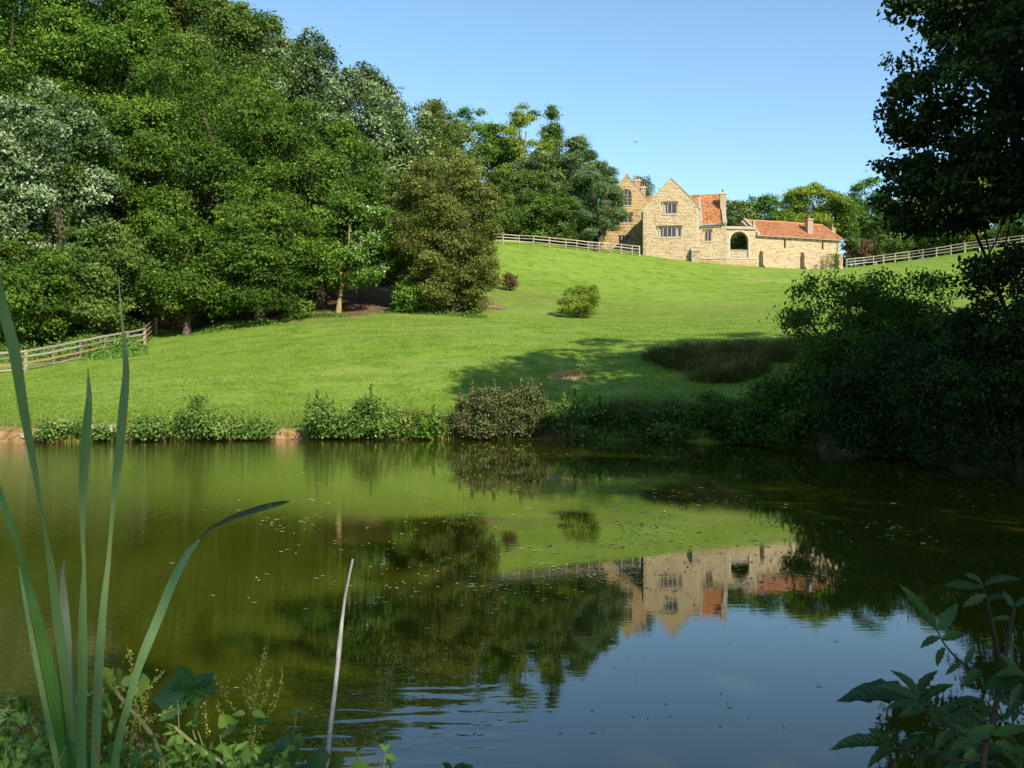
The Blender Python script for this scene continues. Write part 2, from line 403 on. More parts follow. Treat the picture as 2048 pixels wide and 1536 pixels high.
# fixing near duplicates is left to a touch of smoothing
def _phi(r): return np.where(r > 1e-9, r * r * np.log(np.maximum(r, 1e-9)), 0)
_X = P[:, :2] / 50.0
_K = _phi(np.linalg.norm(_X[:, None] - _X[None], axis=2)) + np.eye(len(P)) * .012
_Q = np.concatenate([np.ones((len(P), 1)), _X], 1)
_A = np.block([[_K, _Q], [_Q.T, np.zeros((3, 3))]])
_c = np.linalg.solve(_A, np.concatenate([P[:, 2], np.zeros(3)]))
LAKE = np.array([(-90,-34),(-30,-10),(-12,-1.2),(-6,1.6),(-3.5,2.1),(0,2.25),(3,2.1),(5.5,2.8),(8.5,6),(10.5,10),(11.6,15),(11.4,19),(9.8,23),(8.6,26.5),(7.2,29.0),(5,30.3),(2,30.9),(-1,31.1),(-3,30.8),(-5,31.0),(-7.5,31.1),(-9,30.6),(-11,30.2),(-13,29.6),(-15,29.3),(-18,29.0),(-24,28.4),(-40,27.5),(-90,28)])
def lake_sd(x, y):
    """signed distance to the shore, negative on the water side"""
    x = np.asarray(x, float); y = np.asarray(y, float); d = np.full(x.shape, 1e9); ins = np.zeros(x.shape, bool)
    n = len(LAKE)
    for i in range(n):
        a = LAKE[i]; b = LAKE[(i + 1) % n]; e = b - a
        t = np.clip(((x - a[0]) * e[0] + (y - a[1]) * e[1]) / (e @ e), 0, 1)
        d = np.minimum(d, np.hypot(x - a[0] - t * e[0], y - a[1] - t * e[1]))
        c = ((a[1] > y) != (b[1] > y)) & (x < (b[0] - a[0]) * (y - a[1]) / (b[1] - a[1] + 1e-12) + a[0])
        ins ^= c
    return np.where(ins, -d, d)
def sstep(a, b, t):
    t = np.clip((t - a) / (b - a), 0, 1); return t * t * (3 - 2 * t)
def ground(x, y):
    x = np.asarray(x, float); y = np.asarray(y, float); sh = x.shape; X = np.stack([x.ravel(), y.ravel()], 1) / 50.0
    z = np.empty(len(X))
    for i in range(0, len(X), 20000):
        q = X[i:i+20000]
        z[i:i+20000] = _phi(np.linalg.norm(q[:, None] - _X[None], axis=2)) @ _c[:len(P)] + _c[-3] + q @ _c[-2:]
    z = z.reshape(sh)
    z = np.maximum(z, .22)
    z = z + .05 * np.sin(x * .9 + 1.3 * np.sin(y * .5)) * np.sin(y * .7 + x * .2) * np.clip((y - 33) / 8, 0, 1)
    d = lake_sd(x, y) + .22 * np.sin(x * 1.7) * np.sin(x * .53 + 1) 
    zl = -1.3 * (1 - sstep(-2.5, 0, d)) - .02
    return np.where(d > -.05, zl * (1 - sstep(-.05, .45, d)) + z * sstep(-.05, .45, d), zl)
def gz(x, y): return float(ground(np.array([x]), np.array([y]))[0])

xs = np.unique(np.concatenate([np.linspace(-900,-90,22), np.linspace(-90,-32,50), np.arange(-32,15,.3), np.linspace(15,75,90), np.linspace(77,900,26)]))
ys = np.unique(np.concatenate([np.linspace(-400,-8,18), np.arange(-8,4.5,.28), np.arange(4.5,26,.9), np.arange(26,37,.22), np.linspace(37,135,150), np.linspace(138,1200,34)]))
GX, GY = np.meshgrid(xs, ys); GZ = ground(GX, GY)
nx, ny = len(xs), len(ys)
idx = np.arange(nx * ny).reshape(ny, nx)
fa = np.stack([idx[:-1,:-1].ravel(), idx[:-1,1:].ravel(), idx[1:,1:].ravel(), idx[1:,:-1].ravel()], 1)
def pmask(px, py, D, rx, ry, soft=.5, rot=0):
    c = at(px, py, D); x = GX - c.x; y = GY - c.y
    if rot: x, y = x*math.cos(rot)+y*math.sin(rot), -x*math.sin(rot)+y*math.cos(rot)
    r = np.sqrt((x / rx) ** 2 + (y / ry) ** 2); return 1 - sstep(1 - soft, 1 + soft * .3, r)
sdg = lake_sd(GX, GY)
soil = np.zeros_like(GX)
for a_ in ((600,625,66,9,4.2,.6),(690,612,69,6,4,.6),(760,612,70,5,4,.6),(860,612,72,8,4,.5),(420,640,66,8,4,.6),(1090,598,80,4.2,1.6,.9),(960,600,76,2.4,2.6,.6)):
    soil = np.maximum(soil, pmask(*a_) * (.62 if a_[0] in (1090, 960) else 1))
wood = ((GX < -3) & (GY > 68 + (-10 - GX) * .05) & (GY < 112)) | ((GX < -3) & (GY > 70)) 
soil = np.maximum(soil, np.where((GX < at(960,600,76).x - 1) & (GY > 73), .95, 0))
soil = np.maximum(soil, .9 * (GX < -14) * sstep(62, 66, GY + .35 * (GX + 18)))
soil = np.maximum(soil, .45 * pmask(1000,600,78,9,6,.8)); soil = np.maximum(soil, .35 * pmask(1230,625,72,6,5,.8))
soil = np.maximum(soil, .9 * pmask(1880,612,68,5,1.6,.6)); soil = np.maximum(soil, .3 * pmask(1400,600,85,7,5,.9)); soil = np.maximum(soil, .9 * ((GY < 2.5) & (GX > -30) & (GX < 30)))
soil = np.maximum(soil, .9 * ((GX > 8) & (GX < 60) & (GY < 33) & (GY < 24 + .25 * GX) & (GY > -40)))
clay = np.clip(1.25 - sdg / .8, 0, 1) * ((GY > 20) & (GX < 3)) * .95
clay = np.maximum(clay, pmask(950,602,75,2.2,1.2,.6) * .85); clay = np.maximum(clay, pmask(985,612,72.5,1.8,.8,.6) * .8)
rgm = np.clip(1 - (sdg - 1.0) / 4.5, 0, 1) * (sdg > 0); rgm = np.maximum(rgm, .55 * pmask(1130,610,77,14,9,.8)); rgm = np.maximum(rgm, .5 * pmask(1420,620,76,9,7,.8)); rgm = np.maximum(rgm, .8 * pmask(600,640,62,14,2.5,.8))
me = np_mesh('ground', np.stack([GX.ravel(), GY.ravel(), GZ.ravel()], 1), fa, 4, smooth=True, extra={'soil': soil.ravel(), 'clay': clay.ravel(), 'roughgrass': rgm.ravel()})
tag(link('ground', me, MATS['meadow']), kind='structure')
me = bpy.data.meshes.new('water'); me.from_pydata([(-88,-33,0),(30,-33,0),(30,40,0),(-88,40,0)], [], [(0,1,2,3)])
tag(link('water', me, MATS['water']), kind='structure')

# ------------------------------------------------------------------ foliage
def leaf_quads(C, N, L, Wd, rng, droop=0.2, fold=.12):
    n = len(C); T = rng.normal(size=(n, 3)); T -= (T * N).sum(1)[:, None] * N
    T[:, 2] -= droop; T /= np.linalg.norm(T, axis=1)[:, None] + 1e-9
    S = np.cross(N, T); S /= np.linalg.norm(S, axis=1)[:, None] + 1e-9
    s = rng.uniform(.65, 1.3, (n, 1)) 
    V = np.stack([C - T * L * .5 * s, C + S * Wd * .5 * s + N * fold * L, C + T * L * .5 * s, C - S * Wd * .5 * s + N * fold * L * rng.uniform(-.6, 1.2, (n, 1))], 1).reshape(-1, 3)
    return V, np.arange(4 * n).reshape(-1, 4)

def unit(a): return a / (np.linalg.norm(a, axis=1)[:, None] + 1e-9)

def crown_pts(rng, rad, n, puff=(.20,.36), flat=.6, npuff=None, lower=-.75, inner=.14, open_=0.0, shape='round', spray=12, sps=.25):
    """clumps spread over an uneven ellipsoid; leaves gather on the outer and upper side of each clump"""
    rx, ry, rz = rad; Rm = (rx * ry * rz) ** (1/3)
    npf = npuff or int(62 + 16 * rng.random())
    U = unit(rng.normal(size=(npf * 3, 3))); U = U[U[:, 2] > lower][:npf]; npf = len(U)
    lob = 1 + .09 * np.sin(U[:, 0] * 4 + rng.uniform(0, 6)) * np.cos(U[:, 2] * 5 + rng.uniform(0, 6)) + .05 * rng.normal(size=npf)
    q = rng.uniform(.66, .90, npf) * np.clip(lob, .8, 1.15)
    if shape == 'cone':
        tt = rng.random(npf); q = 1.0; ang = rng.uniform(0, 2*math.pi, npf); rr = (1 - tt) ** .8 * .85 + .06
        U = np.stack([np.cos(ang) * rr, np.sin(ang) * rr, tt * 2 - 1], 1); q = np.ones(npf)
    Cc = U * q[:, None] * np.array([rx, ry, rz])
    pr = rng.uniform(*puff, npf) * Rm
    if shape == 'cone': pr = pr * (1.15 - .8 * tt)
    w = pr ** 2; w /= w.sum()
    out = unit(Cc / np.array([rx, ry, rz]))
    per = spray; ns = max(1, n // per)          # sprays of a few leaves each, set out over the clumps
    k = rng.choice(npf, ns, p=w)
    u = unit(rng.normal(size=(ns, 3)) * .72 + out[k] * .6 + np.array([0, 0, .32]))
    rr = pr[k] * (1.0 - .55 * rng.random(ns) ** 1.6 + .30 * rng.random(ns) ** 5)
    Ps = Cc[k] + u * rr[:, None] * np.array([1, 1, flat])
    Ns = u * .55 + np.array([0, 0, .40]) + rng.normal(size=(ns, 3)) * .42
    ts = .5 + .17 * rng.normal(size=npf)[k] + .17 * rng.normal(size=ns)
    q_ = np.repeat(np.arange(ns), per); n = len(q_)
    sp_ = sps * (.7 + .6 * rng.random(ns))[q_][:, None]
    Pp = Ps[q_] + rng.normal(size=(n, 3)) * sp_ * np.array([1, 1, .55])
    Nn = unit(Ns[q_] + rng.normal(size=(n, 3)) * .55)
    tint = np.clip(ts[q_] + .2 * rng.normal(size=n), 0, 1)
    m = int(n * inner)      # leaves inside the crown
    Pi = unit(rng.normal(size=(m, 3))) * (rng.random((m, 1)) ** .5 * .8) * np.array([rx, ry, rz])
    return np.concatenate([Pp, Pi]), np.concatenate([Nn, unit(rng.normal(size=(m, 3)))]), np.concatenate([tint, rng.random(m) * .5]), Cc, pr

def limbs(base, top, r0, Cc, rng, nl=9, start=.25, sides=6):
    base = np.array(base, float); top = np.array(top, float)
    n = 7; t = np.linspace(0, 1, n)[:, None]; pts = base + (top - base) * t
    wob = rng.normal(size=(n, 3)) * r0 * .7; wob[0] = 0; wob[:, 2] = 0; pts = pts + wob
    parts = [tube_arrays(pts, r0 * (1 - .8 * t[:, 0]) * np.where(t[:, 0] == 0, 1.35, 1), 8)]
    sel = rng.choice(len(Cc), min(nl, len(Cc)), replace=False)
    for i in sel:
        ts = rng.uniform(start, .9); a = base + (top - base) * ts; b = Cc[i]
        mid = (a + b) / 2 + np.array([0, 0, -.08]) * np.linalg.norm(b - a) + rng.normal(size=3) * .05 * np.linalg.norm(b - a)
        tt = np.linspace(0, 1, 5)[:, None]; q = (1-tt)**2 * a + 2*tt*(1-tt) * mid + tt**2 * b
        parts.append(tube_arrays(q, r0 * .42 * (1 - ts * .5) * (1 - .8 * tt[:, 0]), sides))
    return merge(parts)

def tree(name, label, cat, px, top, bot, hw, D, sp, leaf=.26, dens=1.5, puff=(.20,.36), flat=.6, seed=1, depth=1.0, group=None,
         bark='bark', r0=None, base_px=None, width=.62, npuff=None, inner=.14, shape='round', nl=9, lower=-.95, ground_clip=True, droop=.2, lim=.25, trunk=True, add=None, spr=1.05, spray=12, shoots=()):
    rng = np.random.default_rng(seed)
    pt = at(px, top, D); pb = at(px, bot, D)
    rx = hw * D / F; rz = (pt.z - pb.z) / 2; ry = max(rx, .6 * rz) * depth
    cz = (pt.z + pb.z) / 2
    bx = at(base_px, 700, D).x if base_px is not None else pt.x
    g = gz(bx, D)
    base = Vector((bx, D, g))
    R_ = np.array([rx, ry, rz]); area = 4 * math.pi * (((rx*ry)**1.6 + (rx*rz)**1.6 + (ry*rz)**1.6) / 3) ** (1/1.6)
    n = int(dens * 1.12 * area / (leaf * leaf * width * .5))
    Pp, Nn, tint, Cc, pr = crown_pts(rng, R_ * .93, n, puff, flat, npuff, lower, inner, shape=shape, sps=leaf * spr, spray=spray)
    off = np.array([pt.x - bx, 0, cz - g])
    Pp = Pp + off; Cc = Cc + off
    if ground_clip:
        gg = ground(Pp[:, 0] + base.x, Pp[:, 1] + base.y) - g
        wl_ = np.maximum(gg, -g) + .08
        k = Pp[:, 2] > wl_; Pp, Nn, tint = Pp[k], Nn[k], tint[k]
    V, Fc = leaf_quads(Pp, Nn, leaf, leaf * width, rng, droop)
    root = empty(name, base); tag(root, label, cat, group)
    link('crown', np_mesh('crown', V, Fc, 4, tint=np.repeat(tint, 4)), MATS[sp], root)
    if add:   # a second kind of bloom or dead twig on the same crown
        nm, mt, frac, sz, sel = add
        kk = np.nonzero(sel(Pp + np.array(base)) & (rng.random(len(Pp)) < frac))[0]
        if len(kk):
            V, Fc = leaf_quads(Pp[kk] + Nn[kk] * .08, Nn[kk], sz, sz * .8, rng, 0)
            link(nm, np_mesh(nm, V, Fc, 4, tint=np.repeat(rng.random(len(kk)), 4)), MATS[mt], root)
    if shoots:     # upright sprays standing out of the top
        for (sx_, st_, sb_, sw_) in shoots:
            a_ = at(sx_, st_, D); b_ = at(sx_ + rng.uniform(-4, 4), sb_, D); nn_ = int(max(30, (a_ - b_).length * sw_ * D / F / (leaf * leaf * width * .5) * 2.6)); t_ = rng.random(nn_)
            wv_ = (sw_ * D / F) * (1 - t_) ** .8 + .02; an_ = rng.uniform(0, 6.28, nn_); rr_2 = wv_ * np.sqrt(rng.random(nn_)) * .85
            PP = np.stack([b_.x + (a_.x - b_.x) * t_ + np.cos(an_) * rr_2, D + np.sin(an_) * rr_2, b_.z + (a_.z - b_.z) * t_], 1)
            V, Fc = leaf_quads(PP - np.array(base), unit(rng.normal(size=(nn_, 3)) * .8 + np.stack([np.cos(an_), np.sin(an_), .4 + 0 * an_], 1)), leaf, leaf * width, rng, -.6)
            link('shoot', np_mesh('shoot', V, Fc, 4, tint=np.repeat(np.clip(rng.normal(.55, .25, nn_), 0, 1), 4)), MATS[sp], root)
    if trunk:
        r0 = r0 or max(.05, .035 * (pt.z - g))
        V, Fc = limbs((0, 0, -.3), (off[0], 0, off[2] + rz * .45), r0, Cc, rng, nl, lim)
        link('trunk', np_mesh('trunk', V, Fc, 4, smooth=True), MATS[bark], root)
    return root

def blades(name, P0, hgt, wid, lean, rng, mat, tint=None, segs=1):
    """upright grass or rush blades, one bent triangle strip each"""
    n = len(P0); a = rng.uniform(0, 2*math.pi, n); S = np.stack([np.cos(a), np.sin(a), 0*a], 1)
    hh = (hgt * rng.uniform(.55, 1.15, n))[:, None]
    b = rng.uniform(0, 2*math.pi, n); L = np.stack([np.cos(b), np.sin(b), 0*b], 1) * (lean * np.abs(rng.normal(size=n)))[:, None] * hh
    up = np.array([0, 0, 1.0])
    A = P0 - S * wid / 2; B = P0 + S * wid / 2; M = P0 + up * hh * .6 + L * .35; Cq = M + S * wid * .35; Dq = M - S * wid * .35
    T = P0 + up * hh + L
    V = np.stack([A, B, Cq, T, Dq], 1).reshape(-1, 3); i = np.arange(n) * 5
    Fc = np.concatenate([np.stack([i, i+1, i+2, i+4], 1), np.stack([i+4, i+2, i+3, i+3], 1)])
    # second part as triangles folded into a quad with a tiny edge
    V = np.concatenate([V, (T + S * wid * .02)]); Fc[n:, 3] = i + 3; Fc[n:, 2] = np.arange(n) + 5 * n
    tt = rng.random(n) if tint is None else tint
    return np_mesh(name, V, Fc, 4, tint=np.concatenate([np.repeat(tt, 5), tt]))

# ------------------------------------------------------------------ buildings
class Frame:
    """a local frame: origin O, X axis turned clockwise by th degrees seen from above (positive th: right end nearer)"""
    def __init__(s, px, D, th):
        p = at(px, 787, D); s.O = Vector((p.x, p.y, 0)); s.th = R(th)
        s.X = Vector((math.cos(s.th), -math.sin(s.th), 0)); s.Y = Vector((math.sin(s.th), math.cos(s.th), 0))
    def hit(s, px, py, d=0.0):
        """local (x, z) where the pixel's ray meets the local plane Y = d"""
        r = at(px, py, 1.0) - Vector((0, 0, CAMH)); o = Vector((0, 0, CAMH))
        t = ((s.O + s.Y * d) - o).dot(s.Y) / r.dot(s.Y); w = o + r * t
        return ((w - s.O).dot(s.X), w.z)
    def root(s, name, z): 
        return empty(name, (s.O.x, s.O.y, z), -s.th)

class Bld:
    def __init__(b, name, fr, z): b.fr = fr; b.z = z; b.root = fr.root(name, z)
    def h(b, px, py, d=0.0):
        x, z = b.fr.hit(px, py, d); return (x, z - b.z)
    def part(b, name, bm, mat, parent=None, label=None, smooth=False):
        me = bm if isinstance(bm, bpy.types.Mesh) else bm_mesh(name, bm, smooth)
        o = link(name, me, MATS[mat], parent or b.root)
        if label: o['label'] = label
        return o
    def rect(b, x0, y0, x1, y1, d=0.0):
        a = b.h(x0, y1, d); c = b.h(x1, y0, d); return (a[0], a[1], c[0], c[1])

def rpoly(r): return [(r[0], r[1]), (r[2], r[1]), (r[2], r[3]), (r[0], r[3])]

def window(b, r, d, n, frame='window_stone', hood=True, curtain=(), bars=3, sill=True, label=None):
    """stone mullioned window set in an opening r of a wall whose face is at Y = d"""
    x0, z0, x1, z1 = r; w = .11
    bm = bmesh.new(); dd = d + .10
    box(bm, x0, x0 + w, dd, dd + .14, z0, z1); box(bm, x1 - w, x1, dd, dd + .14, z0, z1)
    box(bm, x0 + w, x1 - w, dd + .003, dd + .143, z1 - w, z1); box(bm, x0 + w, x1 - w, dd + .003, dd + .143, z0, z0 + w)
    fr = b.part('window', bm, frame, label=label)
    iw = (x1 - x0 - 2 * w); lw = iw / n
    for i in range(1, n):
        bm = bmesh.new(); xc = x0 + w + lw * i; box(bm, xc - .06, xc + .06, dd - .02, dd + .12, z0 + w, z1 - w); b.part('mullion', bm, frame, fr)
    for i in range(n):
        a = x0 + w + lw * i + (.06 if i else 0); c = x0 + w + lw * (i + 1) - (.06 if i < n - 1 else 0)
        bm = bmesh.new(); box(bm, a, c, dd + .09, dd + .10, z0 + w, z1 - w); b.part('pane', bm, 'window_glass', fr)
        bm = bmesh.new()
        box(bm, a, a + .03, dd + .06, dd + .085, z0 + w, z1 - w); box(bm, c - .03, c, dd + .06, dd + .085, z0 + w, z1 - w)
        for j in range(bars + 1):
            zz = z0 + w + (z1 - z0 - 2 * w) * j / bars; box(bm, a + .03, c - .03, dd + .062, dd + .083, zz - (.015 if j else 0), zz + (.015 if j < bars else 0))
        b.part('casement', bm, 'lead_grey', fr)
        if i in curtain:
            bm = bmesh.new(); box(bm, a + .04, a + (c - a) * .55, dd + .086, dd + .089, z0 + w + .02, z1 - w - .15); b.part('curtain', bm, 'curtain_cloth', fr)
    if sill:
        bm = bmesh.new(); box(bm, x0 - .10, x1 + .10, d - .07, d + .10, z0 - .13, z0); b.part('sill', bm, 'dressed_stone', fr)
    if hood:
        bm = bmesh.new(); box(bm, x0 - .18, x1 + .18, d - .10, d + .004, z1 + .10, z1 + .20)
        box(bm, x0 - .18, x0 - .08, d - .09, d + .004, z1 - .25, z1 + .10); box(bm, x1 + .08, x1 + .18, d - .09, d + .004, z1 - .25, z1 + .10)
        b.part('hood_mould', bm, 'dark_stone', fr)
    return fr

def tiles(name, A, B, C_, D_, ncol, nrow, amp, hip=None, seed=0):
    """pantiles: A eave left, B eave right, C ridge right, D ridge left; hip: ridge end where the surface is cut on a slant"""
    rng = np.random.default_rng(seed); A, B, C_, D_ = (np.array(p, float) for p in (A, B, C_, D_))
    per = 4; nu = ncol * per + 1
    N = np.cross(B - A, D_ - A); N /= np.linalg.norm(N)
    V, Fc, T = [], [], []
    tt = np.clip(.5 + .24 * rng.normal(size=(nrow, ncol)), 0, 1)
    for r in range(nrow):
        v0, v1 = r / nrow, (r + 1) / nrow
        for e, v in ((0, v0), (1, v1)):
            for i in range(nu):
                u = i / (nu - 1)
                if hip is not None: u = min(u, 1 - v * (1 - hip))
                p = (A + (B - A) * u) * (1 - v) + (D_ + (C_ - D_) * u) * v
                h = amp * (math.sin(i / per * 2 * math.pi) * .5 + .5) + (amp * .6 if e == 0 else 0)
                V.append(p + N * h); T.append(tt[r, min(i // per, ncol - 1)])
        k = r * 2 * nu
        for i in range(nu - 1): Fc.append((k + i, k + i + 1, k + nu + i + 1, k + nu + i))
        if r:
            for i in range(nu - 1): Fc.append((k - nu + i, k - nu + i + 1, k + i + 1, k + i))
    return np_mesh(name, np.array(V), np.array(Fc), 4, tint=np.array(T))

def coping(b, pts, d0, d1, th, mat='lichen_stone', name='coping', parent=None):
    """a raised stone strip along the top of a gable, pts in local (x, z)"""
    up = []
    for i, p in enumerate(pts):
        up.append((p[0], p[1] + th))
    for i in range(len(pts) - 1):
        bm = bmesh.new(); prism(bm, [pts[i], pts[i+1], up[i+1], up[i]], 'Y', d0, d1); b.part(name, bm, mat, parent)

def chimney(b, x0, x1, d0, d1, z0, z1, mat, pots=1, cap='dressed_stone', label=None, taper=0):
    bm = bmesh.new(); box(bm, x0, x1, d0, d1, z0, z1); c = b.part('chimney', bm, mat, label=label)
    bm = bmesh.new(); box(bm, x0 - .08, x1 + .08, d0 - .08, d1 + .08, z1, z1 + .14); box(bm, x0 - .03, x1 + .03, d0 - .03, d1 + .03, z1 + .14, z1 + .22)
    b.part('chimney_cap', bm, cap, c)
    for i in range(pots):
        cx = x0 + (x1 - x0) * (i + .5) / pots; cy = (d0 + d1) / 2; rr = min(.16, (x1 - x0) / pots * .36)
        V, Fc = tube_arrays([(cx, cy, z1 + .2), (cx, cy, z1 + .3), (cx, cy, z1 + .62), (cx, cy, z1 + .66), (cx, cy, z1 + .70)], [rr, rr * .85, rr * .75, rr * .95, rr * .9], 10)
        b.part('chimney_pot', np_mesh('chimney_pot', V, Fc, 4, smooth=True), 'terracotta', c)
    return c

# ---- the manor house
fr = Frame(1286, 113.0, 8.4)
gzh = 17.6
H = Bld('stone_house', fr, gzh)
tag(H.root, 'tall golden stone house with two steep gables and orange tiled roofs on the hilltop', 'house')
# front gable
zb = -1.6
eL = H.h(1286, 419); eR = H.h(1398, 412); ap = H.h(1342, 357)
w1 = H.rect(1326, 405, 1353, 428); w2 = H.rect(1316, 453, 1362, 475)
out = [(eL[0], zb), (eR[0], zb), eR, ap, eL]
H.part('wall', wall_slab(out, [rpoly(w1), rpoly(w2)], 0, .5), 'ironstone')
window(H, w1, 0, 3, curtain=(0,), label='three light window high in the front gable')
window(H, w2, 0, 5, curtain=(0, 4), label='five light window low in the front gable')
DEP = 12.0
bm = bmesh.new(); box(bm, eL[0], eL[0] + .5, .5, DEP, zb, eL[1] - .1); H.part('wall', bm, 'ironstone')
bm = bmesh.new(); box(bm, eR[0] - .5, eR[0], .5, DEP, zb, eR[1] - .1); H.part('wall', bm, 'ironstone')
coping(H, [eL, ap], -.06, .40, .16); coping(H, [ap, eR], -.06, .40, .16)
bm = bmesh.new(); box(bm, eR[0] - .12, eR[0] + .16, -.10, .42, eR[1] - .35, eR[1] + .05); H.part('kneeler', bm, 'lichen_stone')
bm = bmesh.new(); box(bm, eL[0] - .16, eL[0] + .12, -.10, .42, eL[1] - .35, eL[1] + .05); H.part('kneeler', bm, 'lichen_stone')
def gable_roof(b, eL, ap, eR, d0, d1, dz=-.12, mat='pantile', seed=3, ov=.15, rows=14):
    L = int((d1 - d0) / .27)
    m1 = tiles('roof', (eL[0] - ov, d1, eL[1] + dz - ov), (eL[0] - ov, d0, eL[1] + dz - ov), (ap[0], d0, ap[1] + dz), (ap[0], d1, ap[1] + dz), L, rows, .05, seed=seed)
    m2 = tiles('roof', (eR[0] + ov, d0, eR[1] + dz - ov), (eR[0] + ov, d1, eR[1] + dz - ov), (ap[0], d1, ap[1] + dz), (ap[0], d0, ap[1] + dz), L, rows, .05, seed=seed + 1)
    b.part('roof', m1, mat); b.part('roof', m2, mat)
gable_roof(H, eL, ap, eR, .41, DEP)
# quoins at the right corner and the corner buttress
bx = H.rect(1383, 503, 1399, 545, -.55)
bm = bmesh.new(); x0, z0, x1, z1 = bx; box(bm, x0, x1, -.75, 0, zb, z1 - .0)
prism(bm, [(-.85, z1), (-.003, z1), (-.003, z1 + .55), (-.3, z1 + .42), (-.7, z1 + .18)], 'X', x0 - .06, x1 + .06)
H.part('buttress', bm, 'ironstone_grey')
bm = bmesh.new(); prism(bm, [(-.5, zb), (0, zb), (0, .5), (-.12, .35)], 'X', eL[0] - .10, eL[0] + .55); H.part('buttress', bm, 'ironstone')
for i in range(16):      # dressed corner stones standing slightly proud
    zz = .2 + i * .46; wq = .42 if i % 2 else .28
    if zz > eR[1] - .5: break
    bm = bmesh.new(); box(bm, eR[0] - wq, eR[0] + .012, -.015, .3, zz, zz + .40); H.part('quoin', bm, 'dressed_stone')
for i in range(16):
    zz = 0.0 + i * .46; wq = .28 if i % 2 else .42
    if zz > eL[1] - .5: break
    bm = bmesh.new(); box(bm, eL[0] - .012, eL[0] + wq, -.015, .3, zz, zz + .40); H.part('quoin', bm, 'ironstone_grey')
# left wing, set back
d = 6.0
wl_, wr_ = H.h(1196, 420, d), H.h(1312, 420, d); apw = H.h(1253.5, 350, d)
eLw = (wl_[0], H.h(1196, 421, d)[1]); eRw = (wr_[0], H.h(1312, 421, d)[1])
a1 = H.rect(1241, 382, 1263, 411, d); w3 = H.rect(1240, 427, 1264, 446, d); w4 = H.rect(1236, 470, 1262, 489, d)
arch = [(a1[0], a1[1]), (a1[2], a1[1])] + [((a1[0]+a1[2])/2 + (a1[2]-a1[0])/2 * math.cos(t), a1[3] - (a1[2]-a1[0])*.30 + (a1[2]-a1[0])*.5*math.sin(t)) for t in np.linspace(0, math.pi, 11)]
H.part('wall', wall_slab([(eLw[0], zb), (eRw[0], zb), eRw, apw, eLw], [arch, rpoly(w3), rpoly(w4)], d, d + .5), 'ironstone_gold')
window(H, w3, d, 3, label='three light window in the left wing'); window(H, w4, d, 4, hood=False, label='low window in the shade of the front gable')
# arched stair window
bm = bmesh.new(); ax0, az0, ax1, az1 = a1
cx = (ax0 + ax1) / 2; rr_ = (ax1 - ax0) / 2; zs = az1 - (ax1 - ax0) * .30
box(bm, ax0, ax0 + .1, d + .1, d + .25, az0, zs); box(bm, ax1 - .1, ax1, d + .1, d + .25, az0, zs)
th_ = np.linspace(0, math.pi, 11)
for t0, t1 in zip(th_[:-1], th_[1:]):
    q = [(cx + rr_*math.cos(t0), zs + rr_*math.sin(t0)), (cx + rr_*math.cos(t1), zs + rr_*math.sin(t1)), (cx + (rr_-.1)*math.cos(t1), zs + (rr_-.1)*math.sin(t1)), (cx + (rr_-.1)*math.cos(t0), zs + (rr_-.1)*math.sin(t0))]
    prism(bm, q, 'Y', d + .1, d + .25)
aw = H.part('window', bm, 'window_stone', label='round headed window in the left wing gable')
bm = bmesh.new(); prism(bm, arch, 'Y', d + .2, d + .21); H.part('pane', bm, 'window_glass', aw)
for k_ in (-1, 1):
    bm = bmesh.new(); xx = cx + k_ * rr_ * .33; box(bm, xx - .05, xx + .05, d + .08, d + .19, az0, zs + rr_ * .90); H.part('mullion', bm, 'window_stone', aw)
for k_ in (.25, .5, .75):
    bm = bmesh.new(); zz = az0 + (zs - az0 + rr_*.5) * k_; box(bm, ax0 + .1, ax1 - .1, d + .12, d + .18, zz - .03, zz + .03); H.part('transom', bm, 'window_stone', aw)
bm = bmesh.new(); box(bm, ax0 - .1, ax1 + .1, d - .07, d + .1, az0 - .12, az0); H.part('sill', bm, 'dressed_stone', aw)
bm = bmesh.new(); box(bm, eLw[0], eLw[0] + .5, d + .5, d + 10, zb, eLw[1] - .1); H.part('wall', bm, 'ironstone_gold')
coping(H, [eLw, apw], d - .05, d + .4, .15); coping(H, [apw, eRw], d - .05, d + .4, .15)
bm = bmesh.new(); box(bm, apw[0] - .16, apw[0] + .16, d - .07, d + .42, apw[1] + .1, apw[1] + .42); H.part('finial', bm, 'dressed_stone')
gable_roof(H, eLw, apw, eRw, d + .41, d + 11, seed=8)
# brick stacks behind the left gable
def stack(px0, px1, ptop, pbot, d, depth, mat, pots, label):
    a = H.h(px0, pbot, d); c = H.h(px1, ptop, d); return chimney(H, a[0], c[0], d, d + depth, a[1] - 2.5, c[1], mat, pots, label=label)
stack(1269, 1281, 362, 395, d + 3.2, .8, 'chimney_brick', 2, 'taller brick chimney stack with two clay pots')
stack(1282, 1291, 376, 400, d + 2.6, .9, 'chimney_brick', 2, 'lower brick chimney stack beside it')
# ridge of the main range running across behind both gables
dm = 10.0
ra = H.h(1290, 387, dm); rb = H.h(1447, 394, dm); zr = (ra[1] + rb[1]) / 2
H.part('roof', tiles('roof', (ra[0], dm - 3.6, zr - 4.0), (rb[0], dm - 3.6, zr - 4.0), (rb[0], dm, zr), (ra[0], dm, zr), 36, 16, .05, seed=5), 'pantile')
